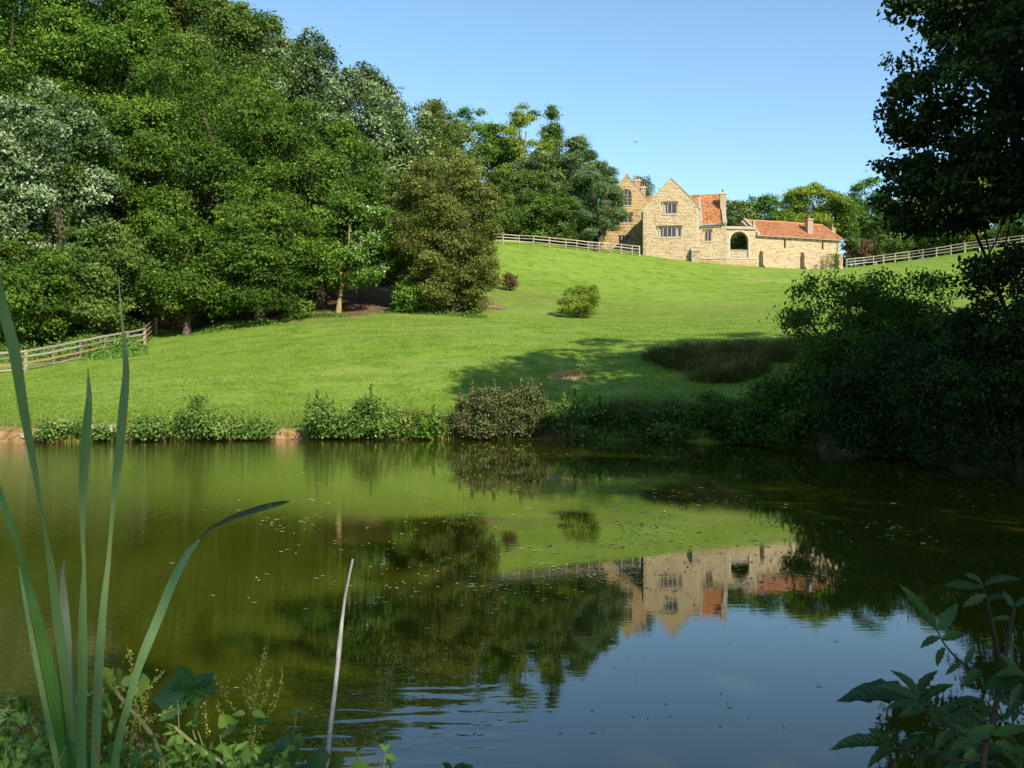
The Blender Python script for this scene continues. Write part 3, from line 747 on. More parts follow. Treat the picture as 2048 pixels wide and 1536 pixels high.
# right hand range with the pantiled roof
d = 1.2
sL = H.h(1398, 449, d); sR = H.h(1446, 449, d); zE = (sL[1] + sR[1]) / 2
w5 = H.rect(1409, 460, 1422.5, 483, d)
H.part('wall', wall_slab([(sL[0], zb), (sR[0], zb), (sR[0], zE), (sL[0], zE)], [rpoly(w5)], d, d + .5), 'ironstone')
window(H, w5, d, 2, frame='window_stone', hood=True, label='small two light window below the tiled roof')
dr = 5.2; rz = H.h(1420, 399, dr)[1]
H.part('roof', tiles('roof', (sL[0] + .45, d - .25, zE - .02), (sR[0] - .1, d - .25, zE - .02), (sR[0] - .1, dr, rz), (sL[0] + .45, dr, rz), 10, 17, .055, seed=9), 'pantile')
bm = bmesh.new(); box(bm, sL[0] - .05, sR[0] + .05, d - .36, d - .25, zE - .16, zE - .05); H.part('gutter', bm, 'black_pipe')
bm = bmesh.new(); prism(bm, [(d + .001, zE), (d + .001, zb), (dr * 2 - d, zb), (dr * 2 - d, zE), (dr, rz + .1)], 'X', sR[0], sR[0] + .42); H.part('wall', bm, 'ironstone_grey')
bm = bmesh.new(); prism(bm, [(d - .34, zE + .02), (dr, rz + .06), (dr, rz + .36), (d - .34, zE + .32)], 'X', sR[0] - .06, sR[0] + .47); H.part('coping', bm, 'lichen_stone')
bm = bmesh.new(); prism(bm, [(d - .34, zE - .10), (dr, rz + .02), (dr, rz + .36), (d - .34, zE + .30)], 'X', sL[0] + .10, sL[0] + .44); H.part('coping', bm, 'lichen_stone')
bm = bmesh.new(); box(bm, sL[0] - .02, sL[0] + .40, d - .5, d - .3, zE - .3, zE + .42); H.part('kneeler', bm, 'lichen_stone')
bm = bmesh.new(); dd_ = d + (dr - d) * .45; zz_ = zE + (rz - zE) * .45; box(bm, sL[0] - .06, sL[0] + .08, dd_ - .9, dd_, zz_ - 1.3, zz_ + .5); H.part('kneeler', bm, 'lichen_stone')
cA = H.h(1440.5, 432, 3.2); cB = H.h(1452, 388, 3.2)
chimney(H, cA[0], cB[0], 3.2, 4.1, zE + .5, cB[1], 'ironstone_grey', 1, 'dressed_stone', 'slender stone chimney on the right gable end')
bm = bmesh.new(); box(bm, cA[0] - .05, cB[0] + .05, 3.1, 4.2, zE + 1.4, cA[1] + .1); H.part('flashing', bm, 'lichen_stone')
bm = bmesh.new(); box(bm, sL[0] - .003, sR[0] + .42, d - .09, d, H.h(1420, 517, d)[1] - .06, H.h(1420, 517, d)[1] + .06); H.part('plinth', bm, 'dressed_stone')

# ---- the arched screen wall
fr2 = Frame(1446, 114.0, -6)
A = Bld('arched_wall', fr2, gzh); tag(A.root, 'stone screen wall with a round arch between the house and the barn', 'wall')
xa, za = A.h(1447, 458); xb, zb2 = A.h(1511, 458)
o0 = A.h(1460, 500); o1 = A.h(1497, 463); cx = (o0[0] + o1[0]) / 2; rr_ = (o1[0] - o0[0]) / 2; zs = o1[1] - rr_
zlow = A.h(1470, 516)[1]
op = [(o0[0], zlow), (o1[0], zlow)] + [(cx + rr_*math.cos(t), zs + rr_*math.sin(t)) for t in np.linspace(0, math.pi, 15)]
A.part('wall', wall_slab([(xa, -2), (xb, -2), (xb, za), (xa, za)], [op], 0, .6), 'ironstone')
bm = bmesh.new(); box(bm, o0[0] + .003, o1[0] - .003, .15, .5, zlow, o0[1]); A.part('infill_wall', bm, 'ironstone_grey')
bm = bmesh.new(); box(bm, o0[0] + .004, o1[0] - .004, .08, .56, o0[1], o0[1] + .08); A.part('sill', bm, 'lichen_stone')
for i in range(13):   # arch stones
    t0 = math.pi * i / 13 + .01; t1 = math.pi * (i + 1) / 13 - .01
    bm = bmesh.new(); q = [(cx + r_*math.cos(t), zs + r_*math.sin(t)) for r_, t in ((rr_ - .02, t0), (rr_ + .24, t0), (rr_ + .24, t1), (rr_ - .02, t1))]
    prism(bm, q, 'Y', -.04, .3); A.part('arch_stone', bm, 'dressed_stone')
for x_ in (o0[0], o1[0]):
    for i in range(6):
        zz = zlow + (zs - zlow) * i / 6; s_ = -1 if x_ == o0[0] else 1
        bm = bmesh.new(); a_, c_ = sorted((x_ - s_ * .02, x_ + s_ * (.3 if i % 2 else .2))); box(bm, a_, c_, -.03, .25, zz + .012, zz + (zs - zlow) / 6 - .012); A.part('jamb_stone', bm, 'dressed_stone')
bm = bmesh.new(); prism(bm, [(-.12, za), (.72, za), (.72, za + .12), (.3, za + .45), (-.12, za + .12)], 'X', xa, xb - .02); A.part('coping', bm, 'ironstone_grey')
bm = bmesh.new(); prism(bm, [(-.16, za - .06), (-.002, za - .06), (-.002, za + .04), (-.16, za + .04)], 'X', xa, xb - .02); A.part('string_course', bm, 'dark_stone')
bm = bmesh.new(); zz = A.h(1470, 517)[1]; box(bm, xa, xb, -.08, 0, zz - .06, zz + .06); A.part('plinth', bm, 'dressed_stone')

# ---- the barn
fr3 = Frame(1508, 114.6, -17)
gzb = 17.0
B = Bld('long_barn', fr3, gzb); tag(B.root, 'long low stone barn with a hipped orange roof and three buttresses', 'barn')
zE = (B.h(1512, 471)[1] + B.h(1677, 480)[1]) / 2
x0 = B.h(1507, 471)[0]; x1 = B.h(1679, 480)[0]
s1 = B.rect(1568, 479, 1571.5, 496); s2 = B.rect(1643.5, 484, 1647, 499.5)
B.part('wall', wall_slab([(x0, -2), (x1, -2), (x1, zE), (x0, zE)], [rpoly(s1), rpoly(s2)], 0, .6), 'ironstone')
for s_ in (s1, s2):
    bm = bmesh.new(); box(bm, s_[0], s_[2], .35, .37, s_[1], s_[3]); w_ = B.part('window', bm, 'window_glass', label='narrow slit window')
DB = 6.0; zR = B.h(1520, 442.5, DB / 2)[1]; xr = B.h(1643, 451, DB / 2)[0]
bm = bmesh.new(); prism(bm, [(.6, -2), (DB, -2), (DB, zE), (DB / 2, zR - .05), (.6, zE + .6)], 'X', x0, x0 + .5); B.part('wall', bm, 'ironstone_grey')
bm = bmesh.new(); box(bm, x1 - .5, x1, .6, DB, -2, zE); B.part('wall', bm, 'ironstone')
bm = bmesh.new(); box(bm, x0 + .5, x1 - .5, DB - .5, DB, -2, zE); B.part('wall', bm, 'ironstone')
xl = x0 + .75
B.part('roof', tiles('roof', (xl, -.3, zE - .02), (x1 + .3, -.3, zE - .02), (x1 + .3, DB / 2, zR), (xl, DB / 2, zR), 44, 16, .035, hip=(xr - xl) / (x1 + .3 - xl), seed=12), 'claytile')
B.part('roof', tiles('roof', (x1 + .3, DB + .3, zE - .02), (xl, DB + .3, zE - .02), (xl, DB / 2, zR), (xr, DB / 2, zR), 44, 10, .035, seed=13), 'claytile')
bm = bmesh.new(); a = bm.verts.new((x1 + .3, -.3, zE)); b_ = bm.verts.new((x1 + .3, DB + .3, zE)); c_ = bm.verts.new((xr, DB / 2, zR)); bm.faces.new((a, b_, c_)); bm.faces.new((a, c_, bm.verts.new((xr - .3, DB/2, zR - .4)))); B.part('roof', bm, 'claytile')
V, Fc = tube_arrays([(xl, DB/2, zR + .02), ((xl + xr) / 2, DB/2, zR + .05), (xr, DB/2, zR + .02)], [.13, .13, .13], 8); B.part('ridge_tile', np_mesh('ridge_tile', V, Fc, 4, tint=np.full(len(V), .8)), 'pantile')
V, Fc = tube_arrays([(xr, DB/2, zR + .02), ((xr + x1 + .3) / 2, DB/4 - .15, (zR + zE) / 2 + .04), (x1 + .3, -.3, zE + .04)], [.13, .13, .13], 8); B.part('ridge_tile', np_mesh('ridge_tile', V, Fc, 4, tint=np.full(len(V), .9)), 'pantile')
bm = bmesh.new(); box(bm, x0 + .2, x1 + .35, -.42, -.3, zE - .14, zE - .02); B.part('gutter', bm, 'grey_wood')
for i in range(12):
    xx = x0 + 1.2 + i * (x1 - x0 - 1.6) / 11; bm = bmesh.new(); box(bm, xx, xx + .07, -.3, 0, zE - .26, zE - .14); B.part('rafter_end', bm, 'dark_stone')
# stone gable coping, finial and kneeler at the barn's left end
bm = bmesh.new(); prism(bm, [(-.36, zE + .0), (DB / 2, zR - .02), (DB / 2, zR + .28), (-.36, zE + .32)], 'X', x0 + .35, x0 + .76); B.part('coping', bm, 'lichen_stone')
bm = bmesh.new(); box(bm, x0 - .12, x0 + .34, -.12, .45, zE - .02, zE + 1.1); prism(bm, [(x0 - .16, zE + 1.1), (x0 + .38, zE + 1.1), (x0 + .2, zE + 1.5), (x0 + .25, zE + 1.85), (x0 + .11, zE + 2.0), (x0 - .03, zE + 1.85), (x0 + .02, zE + 1.5)], 'Y', 0, .3); B.part('finial', bm, 'lichen_stone')
def buttress(px0, px1, ptop, proj, label=None):
    a = B.h(px0, ptop, -proj); c = B.h(px1, ptop, -proj)
    bm = bmesh.new(); zt = a[1]; prism(bm, [(-proj, -2), (-.002, -2), (-.002, zt + .35), (-proj * .62, zt), (-proj * .62, zt * .45), (-proj, zt * .32)], 'X', a[0], c[0])
    B.part('buttress', bm, 'ironstone', label=label)
buttress(1530, 1539, 503, 1.15); buttress(1613, 1621, 506, 1.15); buttress(1682, 1690, 508, 1.15)
ca = B.h(1614, 473, .9); cb = B.h(1624.5, 441, .9)
c1 = chimney(B, ca[0], cb[0], .7, 1.35, zE, cb[1], 'chimney_brick', 1, 'chimney_brick', 'square brick chimney rising through the front slope')
ca = B.h(1663, 470, 4.5); cb = B.h(1670, 459, 4.5)
chimney(B, ca[0], cb[0], 4.4, 5.0, zE, cb[1], 'chimney_brick', 1, 'chimney_brick', 'small brick chimney at the hipped end')
V, Fc = tube_arrays([(x1 - .35, -.16, zE - .1), (x1 - .35, -.10, zE - .5), (x1 - .35, -.10, 0.2)], [.06, .06, .06], 6); B.part('downpipe', np_mesh('downpipe', V, Fc, 4), 'lichen_stone')
bm = bmesh.new(); box(bm, x1 + .15, x1 + .4, -.6, -.2, zE - .75, zE - .45); box(bm, x1, x1 + .3, -.42, -.38, zE - .5, zE - .46); B.part('wall_lantern', bm, 'lichen_stone')

# ------------------------------------------------------------------ fences
def fence(name, label, pts, hgt, rails, mat, railmat=None, pw=.13, rh=.10, group=None, jitter=.02, seed=0, off=0.0):
    """posts at world (x, y) points; one part per post and per rail"""
    rng = random.Random(seed)
    g = [gz(x, y) for x, y in pts]; root = empty(name, (pts[0][0], pts[0][1], g[0])); tag(root, label, 'fence', group)
    o = Vector((pts[0][0], pts[0][1], g[0]))
    P3 = [Vector((x, y, z)) - o for (x, y), z in zip(pts, g)]
    tops = []
    for p in P3:
        t = p + Vector((rng.uniform(-1, 1) * jitter, rng.uniform(-1, 1) * jitter, hgt + rng.uniform(0, .06)))
        bm = bmesh.new(); beam(bm, p - Vector((0, 0, .4)), t, pw, pw); link('post', bm_mesh('post', bm), MATS[mat], root); tops.append(t)
    for i in range(len(P3) - 1):
        a, b = P3[i], P3[i+1]; dr_ = (b - a).normalized(); nn = Vector((dr_.y, -dr_.x, 0)).normalized()
        if nn.dot(Vector((0, -1, 0)) ) < 0: nn = -nn
        for k, f in enumerate(rails):
            ja, jb = rng.uniform(-1, 1) * jitter, rng.uniform(-1, 1) * jitter
            sh = nn * (pw / 2 + .022)
            bm = bmesh.new(); beam(bm, a + sh - dr_ * .03 * (k % 2) + Vector((0, 0, hgt * f + ja)), b + sh - dr_ * .004 + Vector((0, 0, hgt * f + jb)), .036, rh)
            mm = railmat[k] if railmat else mat
            link('rail', bm_mesh('rail', bm), MATS[mm], root)
    return root
def fp(px, D): p = at(px, 700, D); return (p.x, D)
fence('post_and_rail_fence', 'weathered grey post and rail fence sloping up beside the bramble bank',
      [fp(-60, 49.0), fp(-5, 50.0), fp(51, 51.0), fp(106, 52.4), fp(160, 54.0), fp(208, 55.6), fp(255, 57.2), fp(290, 58.2), fp(312, 62.0), fp(327, 66.0), fp(338, 70.0)],
      1.16, (.97, .68, .38, .10), 'grey_wood', ('grey_wood', 'grey_wood', 'rust_wood', 'grey_wood'), .15, .11, seed=2, jitter=.03)
fence('post_and_rail_fence', 'pale wooden fence across the hilltop ending at the house',
      [fp(955, 107.5), fp(985, 108.5), fp(1006, 109.3), fp(1038, 109.8), fp(1067, 110.2), fp(1099, 110.5), fp(1132, 110.6), fp(1154, 110.8), fp(1177, 111), fp(1199, 111.2), fp(1222, 111.3), fp(1243, 111.4), fp(1264, 111.5), fp(1279, 111.6)],
      1.25, (.96, .66, .36), 'pale_wood', None, .14, .10, seed=3)
pr = [fp(1694, 121.6), fp(1711, 121.6), fp(1728, 121.6), fp(1748, 121.3), fp(1768, 121), fp(1791, 120.5), fp(1819, 120), fp(1847, 119), fp(1874, 118), fp(1903, 117), fp(1931, 116), fp(1960, 115), fp(1990, 114), fp(2018, 113), fp(2046, 112), fp(2080, 111)]
fence('post_and_rail_fence', 'pale wooden fence climbing the slope from the barn into the trees', pr, 1.25, (.96, .66, .36), 'pale_wood', None, .14, .10, seed=4)
# ------------------------------------------------------------------ trees of the hillside wood (left)
T = tree
GW = 'trees of the hillside wood'
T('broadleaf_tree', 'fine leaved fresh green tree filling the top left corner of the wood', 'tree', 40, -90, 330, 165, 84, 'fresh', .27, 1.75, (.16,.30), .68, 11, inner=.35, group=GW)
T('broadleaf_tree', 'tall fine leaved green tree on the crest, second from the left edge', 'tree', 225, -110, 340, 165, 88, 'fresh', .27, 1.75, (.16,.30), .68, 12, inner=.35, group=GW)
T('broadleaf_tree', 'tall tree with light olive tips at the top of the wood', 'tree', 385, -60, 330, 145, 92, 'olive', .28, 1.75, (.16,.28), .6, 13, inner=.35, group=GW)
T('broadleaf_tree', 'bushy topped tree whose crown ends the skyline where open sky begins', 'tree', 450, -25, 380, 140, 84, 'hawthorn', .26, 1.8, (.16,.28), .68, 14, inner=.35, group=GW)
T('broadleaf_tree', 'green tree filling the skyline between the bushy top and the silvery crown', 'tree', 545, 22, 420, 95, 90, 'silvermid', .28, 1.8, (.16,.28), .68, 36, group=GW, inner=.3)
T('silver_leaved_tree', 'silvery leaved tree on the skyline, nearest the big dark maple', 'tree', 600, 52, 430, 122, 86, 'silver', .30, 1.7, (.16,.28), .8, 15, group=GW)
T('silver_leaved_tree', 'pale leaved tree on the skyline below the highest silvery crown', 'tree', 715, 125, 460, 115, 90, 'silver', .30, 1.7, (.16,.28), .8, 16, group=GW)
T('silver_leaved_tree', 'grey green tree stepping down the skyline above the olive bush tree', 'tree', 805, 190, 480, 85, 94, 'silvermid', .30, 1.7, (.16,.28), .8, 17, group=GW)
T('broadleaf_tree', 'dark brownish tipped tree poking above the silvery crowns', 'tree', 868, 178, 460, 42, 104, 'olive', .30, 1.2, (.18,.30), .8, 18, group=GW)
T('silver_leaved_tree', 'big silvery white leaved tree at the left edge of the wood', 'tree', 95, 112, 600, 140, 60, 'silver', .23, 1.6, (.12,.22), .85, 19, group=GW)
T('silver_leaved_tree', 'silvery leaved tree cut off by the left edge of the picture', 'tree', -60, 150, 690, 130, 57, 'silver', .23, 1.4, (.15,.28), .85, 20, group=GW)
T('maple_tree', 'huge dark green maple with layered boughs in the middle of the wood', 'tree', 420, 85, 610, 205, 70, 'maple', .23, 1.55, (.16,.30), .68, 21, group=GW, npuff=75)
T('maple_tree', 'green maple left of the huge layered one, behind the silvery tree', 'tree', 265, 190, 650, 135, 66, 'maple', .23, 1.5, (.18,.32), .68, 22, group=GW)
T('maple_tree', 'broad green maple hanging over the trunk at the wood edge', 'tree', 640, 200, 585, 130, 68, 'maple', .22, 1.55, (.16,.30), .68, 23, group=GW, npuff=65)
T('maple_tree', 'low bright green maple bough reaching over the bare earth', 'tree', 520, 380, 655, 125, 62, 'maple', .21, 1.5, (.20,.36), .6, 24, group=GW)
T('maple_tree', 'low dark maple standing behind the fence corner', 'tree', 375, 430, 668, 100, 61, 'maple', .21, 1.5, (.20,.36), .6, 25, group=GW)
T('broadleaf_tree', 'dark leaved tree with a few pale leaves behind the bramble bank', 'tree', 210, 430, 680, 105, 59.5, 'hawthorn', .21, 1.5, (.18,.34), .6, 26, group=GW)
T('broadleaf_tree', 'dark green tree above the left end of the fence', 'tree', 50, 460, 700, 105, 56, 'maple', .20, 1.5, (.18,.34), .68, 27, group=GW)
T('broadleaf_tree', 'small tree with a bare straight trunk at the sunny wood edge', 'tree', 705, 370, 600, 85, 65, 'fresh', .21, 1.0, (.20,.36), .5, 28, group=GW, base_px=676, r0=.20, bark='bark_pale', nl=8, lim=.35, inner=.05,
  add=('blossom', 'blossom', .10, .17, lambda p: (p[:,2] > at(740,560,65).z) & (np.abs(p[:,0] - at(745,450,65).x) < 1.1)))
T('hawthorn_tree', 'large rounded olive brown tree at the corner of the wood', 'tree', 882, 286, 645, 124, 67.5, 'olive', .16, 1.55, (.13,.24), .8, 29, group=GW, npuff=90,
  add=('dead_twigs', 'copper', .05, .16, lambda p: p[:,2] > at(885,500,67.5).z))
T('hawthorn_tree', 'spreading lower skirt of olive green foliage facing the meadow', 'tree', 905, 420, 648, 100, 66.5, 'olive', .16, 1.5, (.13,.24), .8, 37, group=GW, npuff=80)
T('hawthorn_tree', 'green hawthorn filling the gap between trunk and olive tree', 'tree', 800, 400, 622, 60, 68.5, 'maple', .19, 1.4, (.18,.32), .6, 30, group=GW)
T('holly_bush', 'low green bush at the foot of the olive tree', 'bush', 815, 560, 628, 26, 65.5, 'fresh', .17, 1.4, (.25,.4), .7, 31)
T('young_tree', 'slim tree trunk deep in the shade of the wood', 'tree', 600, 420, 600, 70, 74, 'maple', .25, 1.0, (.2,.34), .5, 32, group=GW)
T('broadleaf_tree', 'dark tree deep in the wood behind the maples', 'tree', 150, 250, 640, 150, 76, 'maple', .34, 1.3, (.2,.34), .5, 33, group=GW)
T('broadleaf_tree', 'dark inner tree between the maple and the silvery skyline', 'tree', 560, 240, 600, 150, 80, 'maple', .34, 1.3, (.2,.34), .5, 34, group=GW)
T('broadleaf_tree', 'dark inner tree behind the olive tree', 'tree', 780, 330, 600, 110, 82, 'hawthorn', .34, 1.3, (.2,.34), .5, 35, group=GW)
# ---- trees on the hilltop, left of the house
GH = 'trees on the hilltop left of the house'
T('poplar_tree', 'grey green poplar at the left end of the hilltop trees', 'tree', 895, 215, 480, 62, 112, 'silvermid', .30, 1.7, (.16,.28), .9, 41, group=GH)
T('locust_tree', 'airy light green tree with gaps of sky in its crown', 'tree', 950, 190, 430, 62, 124, 'fresh', .30, .95, (.14,.24), .68, 42, group=GH, bark='bark_pale', inner=.02, r0=.3, npuff=52)
T('locust_tree', 'open crowned tree with yellowish forked branches against the sky', 'tree', 1045, 200, 430, 62, 120, 'yellowgreen', .26, .7, (.13,.22), .5, 43, group=GH, bark='bark_pale', inner=.0, r0=.42, nl=14, lim=.2, npuff=52, base_px=1040)
T('locust_tree', 'light green tree between the two open crowned ones', 'tree', 1000, 255, 450, 60, 122, 'fresh', .28, 1.3, (.18,.3), .5, 44, group=GH)
T('fir_tree', 'narrow pointed tree rising beside the open crowned one', 'tree', 1102, 208, 480, 40, 126, 'hawthorn', .28, 1.3, (.22,.36), 1.2, 45, group=GH, shape='cone', npuff=50)
T('broadleaf_tree', 'leafy green tree below the pointed one', 'tree', 1085, 290, 470, 50, 118, 'silvermid', .28, 1.3, (.18,.3), .8, 46, group=GH)
T('pine_tree', 'dark ragged pine standing left of the blue pine', 'tree', 1155, 258, 490, 46, 121, 'pine', .30, 1.8, (.16,.30), .68, 47, group=GH, width=.4, npuff=45)
T('pine_tree', 'blue green pine whose boughs hang in front of the house', 'tree', 1190, 310, 490, 52, 113.5, 'pine', .24, 2.2, (.16,.30), .68, 48, group=GH, width=.36, npuff=42, inner=.08, base_px=1180)
T('pine_tree', 'low grey blue pine bough against the left gable', 'tree', 1222, 372, 470, 30, 112.6, 'pine', .2, 1.5, (.2,.36), .5, 49, group=GH, width=.36, inner=.02, base_px=1190)
T('bush_tree', 'rounded green bush tree behind the hilltop fence, the paler of two', 'tree', 1028, 322, 492, 76, 116, 'hawthorn', .24, 1.5, (.16,.28), .7, 50, group=GH)
T('bush_tree', 'rounded olive green bush tree between fence and pine', 'tree', 1132, 378, 494, 52, 114, 'hawthorn', .22, 1.5, (.16,.28), .6, 51, group=GH)
T('bush_tree', 'mid green bush in the middle of the hilltop fence', 'tree', 1080, 385, 490, 50, 115, 'fresh', .24, 1.4, (.18,.3), .6, 52, group=GH)
T('bush_tree', 'dark bush at the left end of the hilltop fence', 'tree', 985, 395, 480, 50, 114, 'hawthorn', .24, 1.4, (.18,.3), .6, 53, group=GH)
T('garden_bush', 'climbing bush beside the left corner of the house', 'bush', 1190, 430, 500, 16, 116.5, 'shade', .24, 1.4, (.2,.35), .8, 54)
T('broadleaf_tree', 'small dark treetop showing behind the brick chimneys', 'tree', 1283, 348, 425, 24, 138, 'pine', .3, 1.1, (.2,.34), .7, 55)
# ---- trees behind the barn and right of it
GB = 'trees behind the barn'
T('broadleaf_tree', 'grey green tree just right of the stone chimney', 'tree', 1472, 390, 510, 46, 140, 'silvermid', .32, 1.8, (.18,.3), .7, 61, group=GB)
T('broadleaf_tree', 'mid green rounded tree behind the left end of the barn', 'tree', 1525, 384, 510, 50, 142, 'fresh', .32, 1.8, (.18,.3), .6, 62, group=GB)
T('dome_tree', 'broad domed yellow green tree behind the barn', 'tree', 1628, 355, 530, 80, 144, 'yellowgreen', .30, 1.7, (.14,.24), .68, 63, group=GB, npuff=80)
T('broadleaf_tree', 'low yellow green tree under the domed one', 'tree', 1575, 420, 520, 50, 140, 'yellowgreen', .30, 1.2, (.18,.3), .5, 64, group=GB)
T('broadleaf_tree', 'green tree right of the domed one, beside the cypress', 'tree', 1730, 362, 530, 66, 142, 'fresh', .32, 1.8, (.18,.3), .6, 65, group=GB)
T('bush', 'dark leafy bush seen through the round arch', 'bush', 1478, 462, 520, 24, 117.2, 'maple', .2, 1.5, (.2,.34), .6, 66)
T('cypress', 'slender columnar cypress right of the barn', 'tree', 1707, 400, 505, 9, 124, 'cypress', .15, 3.4, (.22,.36), 1.6, 67, shape='cone', npuff=60, depth=.12, trunk=False, spr=.8)
T('copper_bush', 'rounded reddish brown bush beside the barn end', 'bush', 1717, 476, 522, 27, 125, 'copper', .22, 1.4, (.2,.34), .7, 68)
T('hedge_bush', 'dark green bush behind the fence, next to the reddish one', 'bush', 1780, 462, 530, 45, 126, 'hawthorn', .26, 1.4, (.18,.3), .7, 69)
T('broadleaf_tree', 'shadowy tree standing behind the fence right of the cypress', 'tree', 1800, 392, 530, 60, 134, 'maple', .30, 1.3, (.18,.3), .6, 70, group=GB)
T('broadleaf_tree', 'dark tree behind the middle of the right hand fence', 'tree', 1880, 400, 520, 65, 126, 'maple', .28, 1.3, (.18,.3), .6, 71, group=GB)
T('broadleaf_tree', 'sunlit yellow green tree seen under the dark overhanging boughs', 'tree', 1960, 330, 505, 85, 124, 'yellowgreen', .28, 1.3, (.16,.28), .68, 72, group=GB)
T('broadleaf_tree', 'sunlit green tree at the right edge behind the fence', 'tree', 2070, 330, 500, 90, 121, 'fresh', .28, 1.3, (.16,.28), .68, 73, group=GB)
T('broadleaf_tree', 'tree beyond the right hand fence under the dark boughs', 'tree', 1890, 340, 480, 70, 140, 'fresh', .32, 1.2, (.18,.3), .6, 74, group=GB)
T('small_thorn', 'small dark red leaved tree growing against the barn wall', 'tree', 1662, 506, 541, 21, 115.5, 'olive', .12, .42, (.2,.36), .8, 75, inner=.02, bark='bark_dark', r0=.07)
# ---- single bushes on the meadow
T('hawthorn_bush', 'round yellow green bush alone on the open slope', 'bush', 1160, 566, 641, 46, 70, 'yellowgreen', .12, .95, (.14,.26), .8, 81, npuff=60, inner=.08)
T('thorn_bush', 'small dark ragged bush on the upper left slope', 'bush', 1020, 545, 580, 14, 82, 'copper', .15, 1.6, (.25,.4), 1.0, 82)
T('thistle_clump', 'tiny grey tuft between the olive tree and the ragged bush', 'plant', 982, 558, 578, 6, 80, 'silvermid', .15, 1.2, (.3,.5), 1.0, 83, trunk=False)

# ------------------------------------------------------------------ far bank shrubs
GS = 'shrubs along the far bank'
def shrub(label, px, top, bot, hw, D, sp='alder', leaf=.12, dens=1.5, seed=1, **k):
    k.setdefault('npuff', 17); return T('bank_shrub', label, 'shrub', px, top - 6, bot, hw * 1.1, D, sp, leaf * .95, dens * .9, k.pop('puff', (.18,.42)), k.pop('flat', .8), seed, group=GS, r0=.03, inner=.12, droop=-.1, spr=1.5, **k)
shrub('low leafy shrub at the left end of the far bank', 122, 850, 888, 40, 29.4, seed=101)
shrub('small shrub right of the pale stone at the water edge', 215, 858, 884, 30, 29.4, seed=102)
shrub('low spreading shrub left of the sprawling one', 295, 846, 884, 45, 29.6, seed=103, shoots=[(280,832,872,8),(310,828,872,8)])
shrub('taller shrub with an upright sprig, middle of the left thicket', 392, 826, 882, 40, 29.9, seed=104, shoots=[(380,812,860,8),(400,800,860,9),(430,825,870,8)])
shrub('upright leafy sprig rising from the left thicket', 395, 795, 850, 22, 30.1, dens=.7, seed=105)
shrub('broad low shrub at the right of the left thicket', 480, 848, 882, 62, 30.2, seed=106, shoots=[(455,830,870,7),(485,822,870,8),(510,832,870,7)])
shrub('fan shaped shrub beside the sandy gap in the bank', 640, 810, 882, 44, 30.7, seed=107, shoots=[(618,790,860,9),(635,780,850,9),(652,786,850,8),(665,795,850,8)])
shrub('low shrub between the fan shaped and the pointed one', 692, 838, 884, 35, 30.6, seed=108)
shrub('pointed leafy shrub, tallest left of the gorse', 740, 804, 884, 30, 30.8, seed=109, shoots=[(742,768,860,11),(730,790,860,9)])
shrub('rounded green shrub leaning right of the pointed one', 775, 827, 882, 34, 30.7, seed=110, shoots=[(770,805,860,8),(790,815,860,8)])
shrub('bright green low shrub left of the gorse', 862, 829, 882, 32, 30.8, sp='fresh', seed=111, shoots=[(845,820,870,8),(868,808,870,8)])
T('gorse_bush', 'large brownish gorse bush with ragged tips on the far bank', 'bush', 968, 775, 886, 60, 30.9, 'gorse', .10, 1.9, (.14,.26), 1.3, 112, group=GS, width=.45, npuff=80, r0=.05, droop=-.3, shoots=[(920,778,850,15),(945,762,840,17),(968,768,840,14),(988,759,840,15)])
T('gorse_bush', 'right half of the brownish gorse with greyer tips', 'bush', 1045, 769, 886, 52, 31.0, 'gorse', .10, 1.9, (.14,.26), 1.3, 113, group=GS, width=.45, npuff=70, r0=.05, droop=-.3, shoots=[(1022,766,845,15),(1042,752,840,17),(1064,760,845,15),(1085,778,850,14)])
shrub('dark green shrub touching the right side of the gorse', 1150, 804, 886, 50, 31.2, seed=114, shoots=[(1128,782,850,10),(1150,776,850,10),(1172,790,850,9)])
shrub('glossy green shrub half in shadow beside it', 1205, 814, 886, 40, 31.2, seed=115, sp='ash', shoots=[(1200,792,850,9),(1222,805,855,8)])
shrub('shadowed shrub between the reeds and the dark thicket', 1285, 826, 892, 45, 30.7, seed=116, sp='ash', shoots=[(1270,808,860,8),(1295,800,860,9)])
shrub('shadowed leafy shrub leaning over the dark water', 1430, 800, 896, 60, 29.7, seed=117, sp='ash')
shrub('low shadowed shrub under the rush bed', 1360, 826, 893, 50, 30.2, seed=118, sp='hawthorn')
shrub('dark shrub at the foot of the right thicket', 1520, 804, 905, 72, 28.6, seed=119, sp='ash')
shrub('small dark shrub at the waterline by the fallen branch', 1480, 845, 900, 55, 28.9, seed=120, sp='shade')

rng = np.random.default_rng(77)
def scatter(pxr, Dr, n, fn=None):
    px = rng.uniform(*pxr, n); D = rng.uniform(*Dr, n); x = (px - 1024) / F * D; y = D
    z = ground(x, y); P0 = np.stack([x, y, z - .02], 1)
    if fn is not None: P0 = P0[fn(x, y, px)]
    return P0
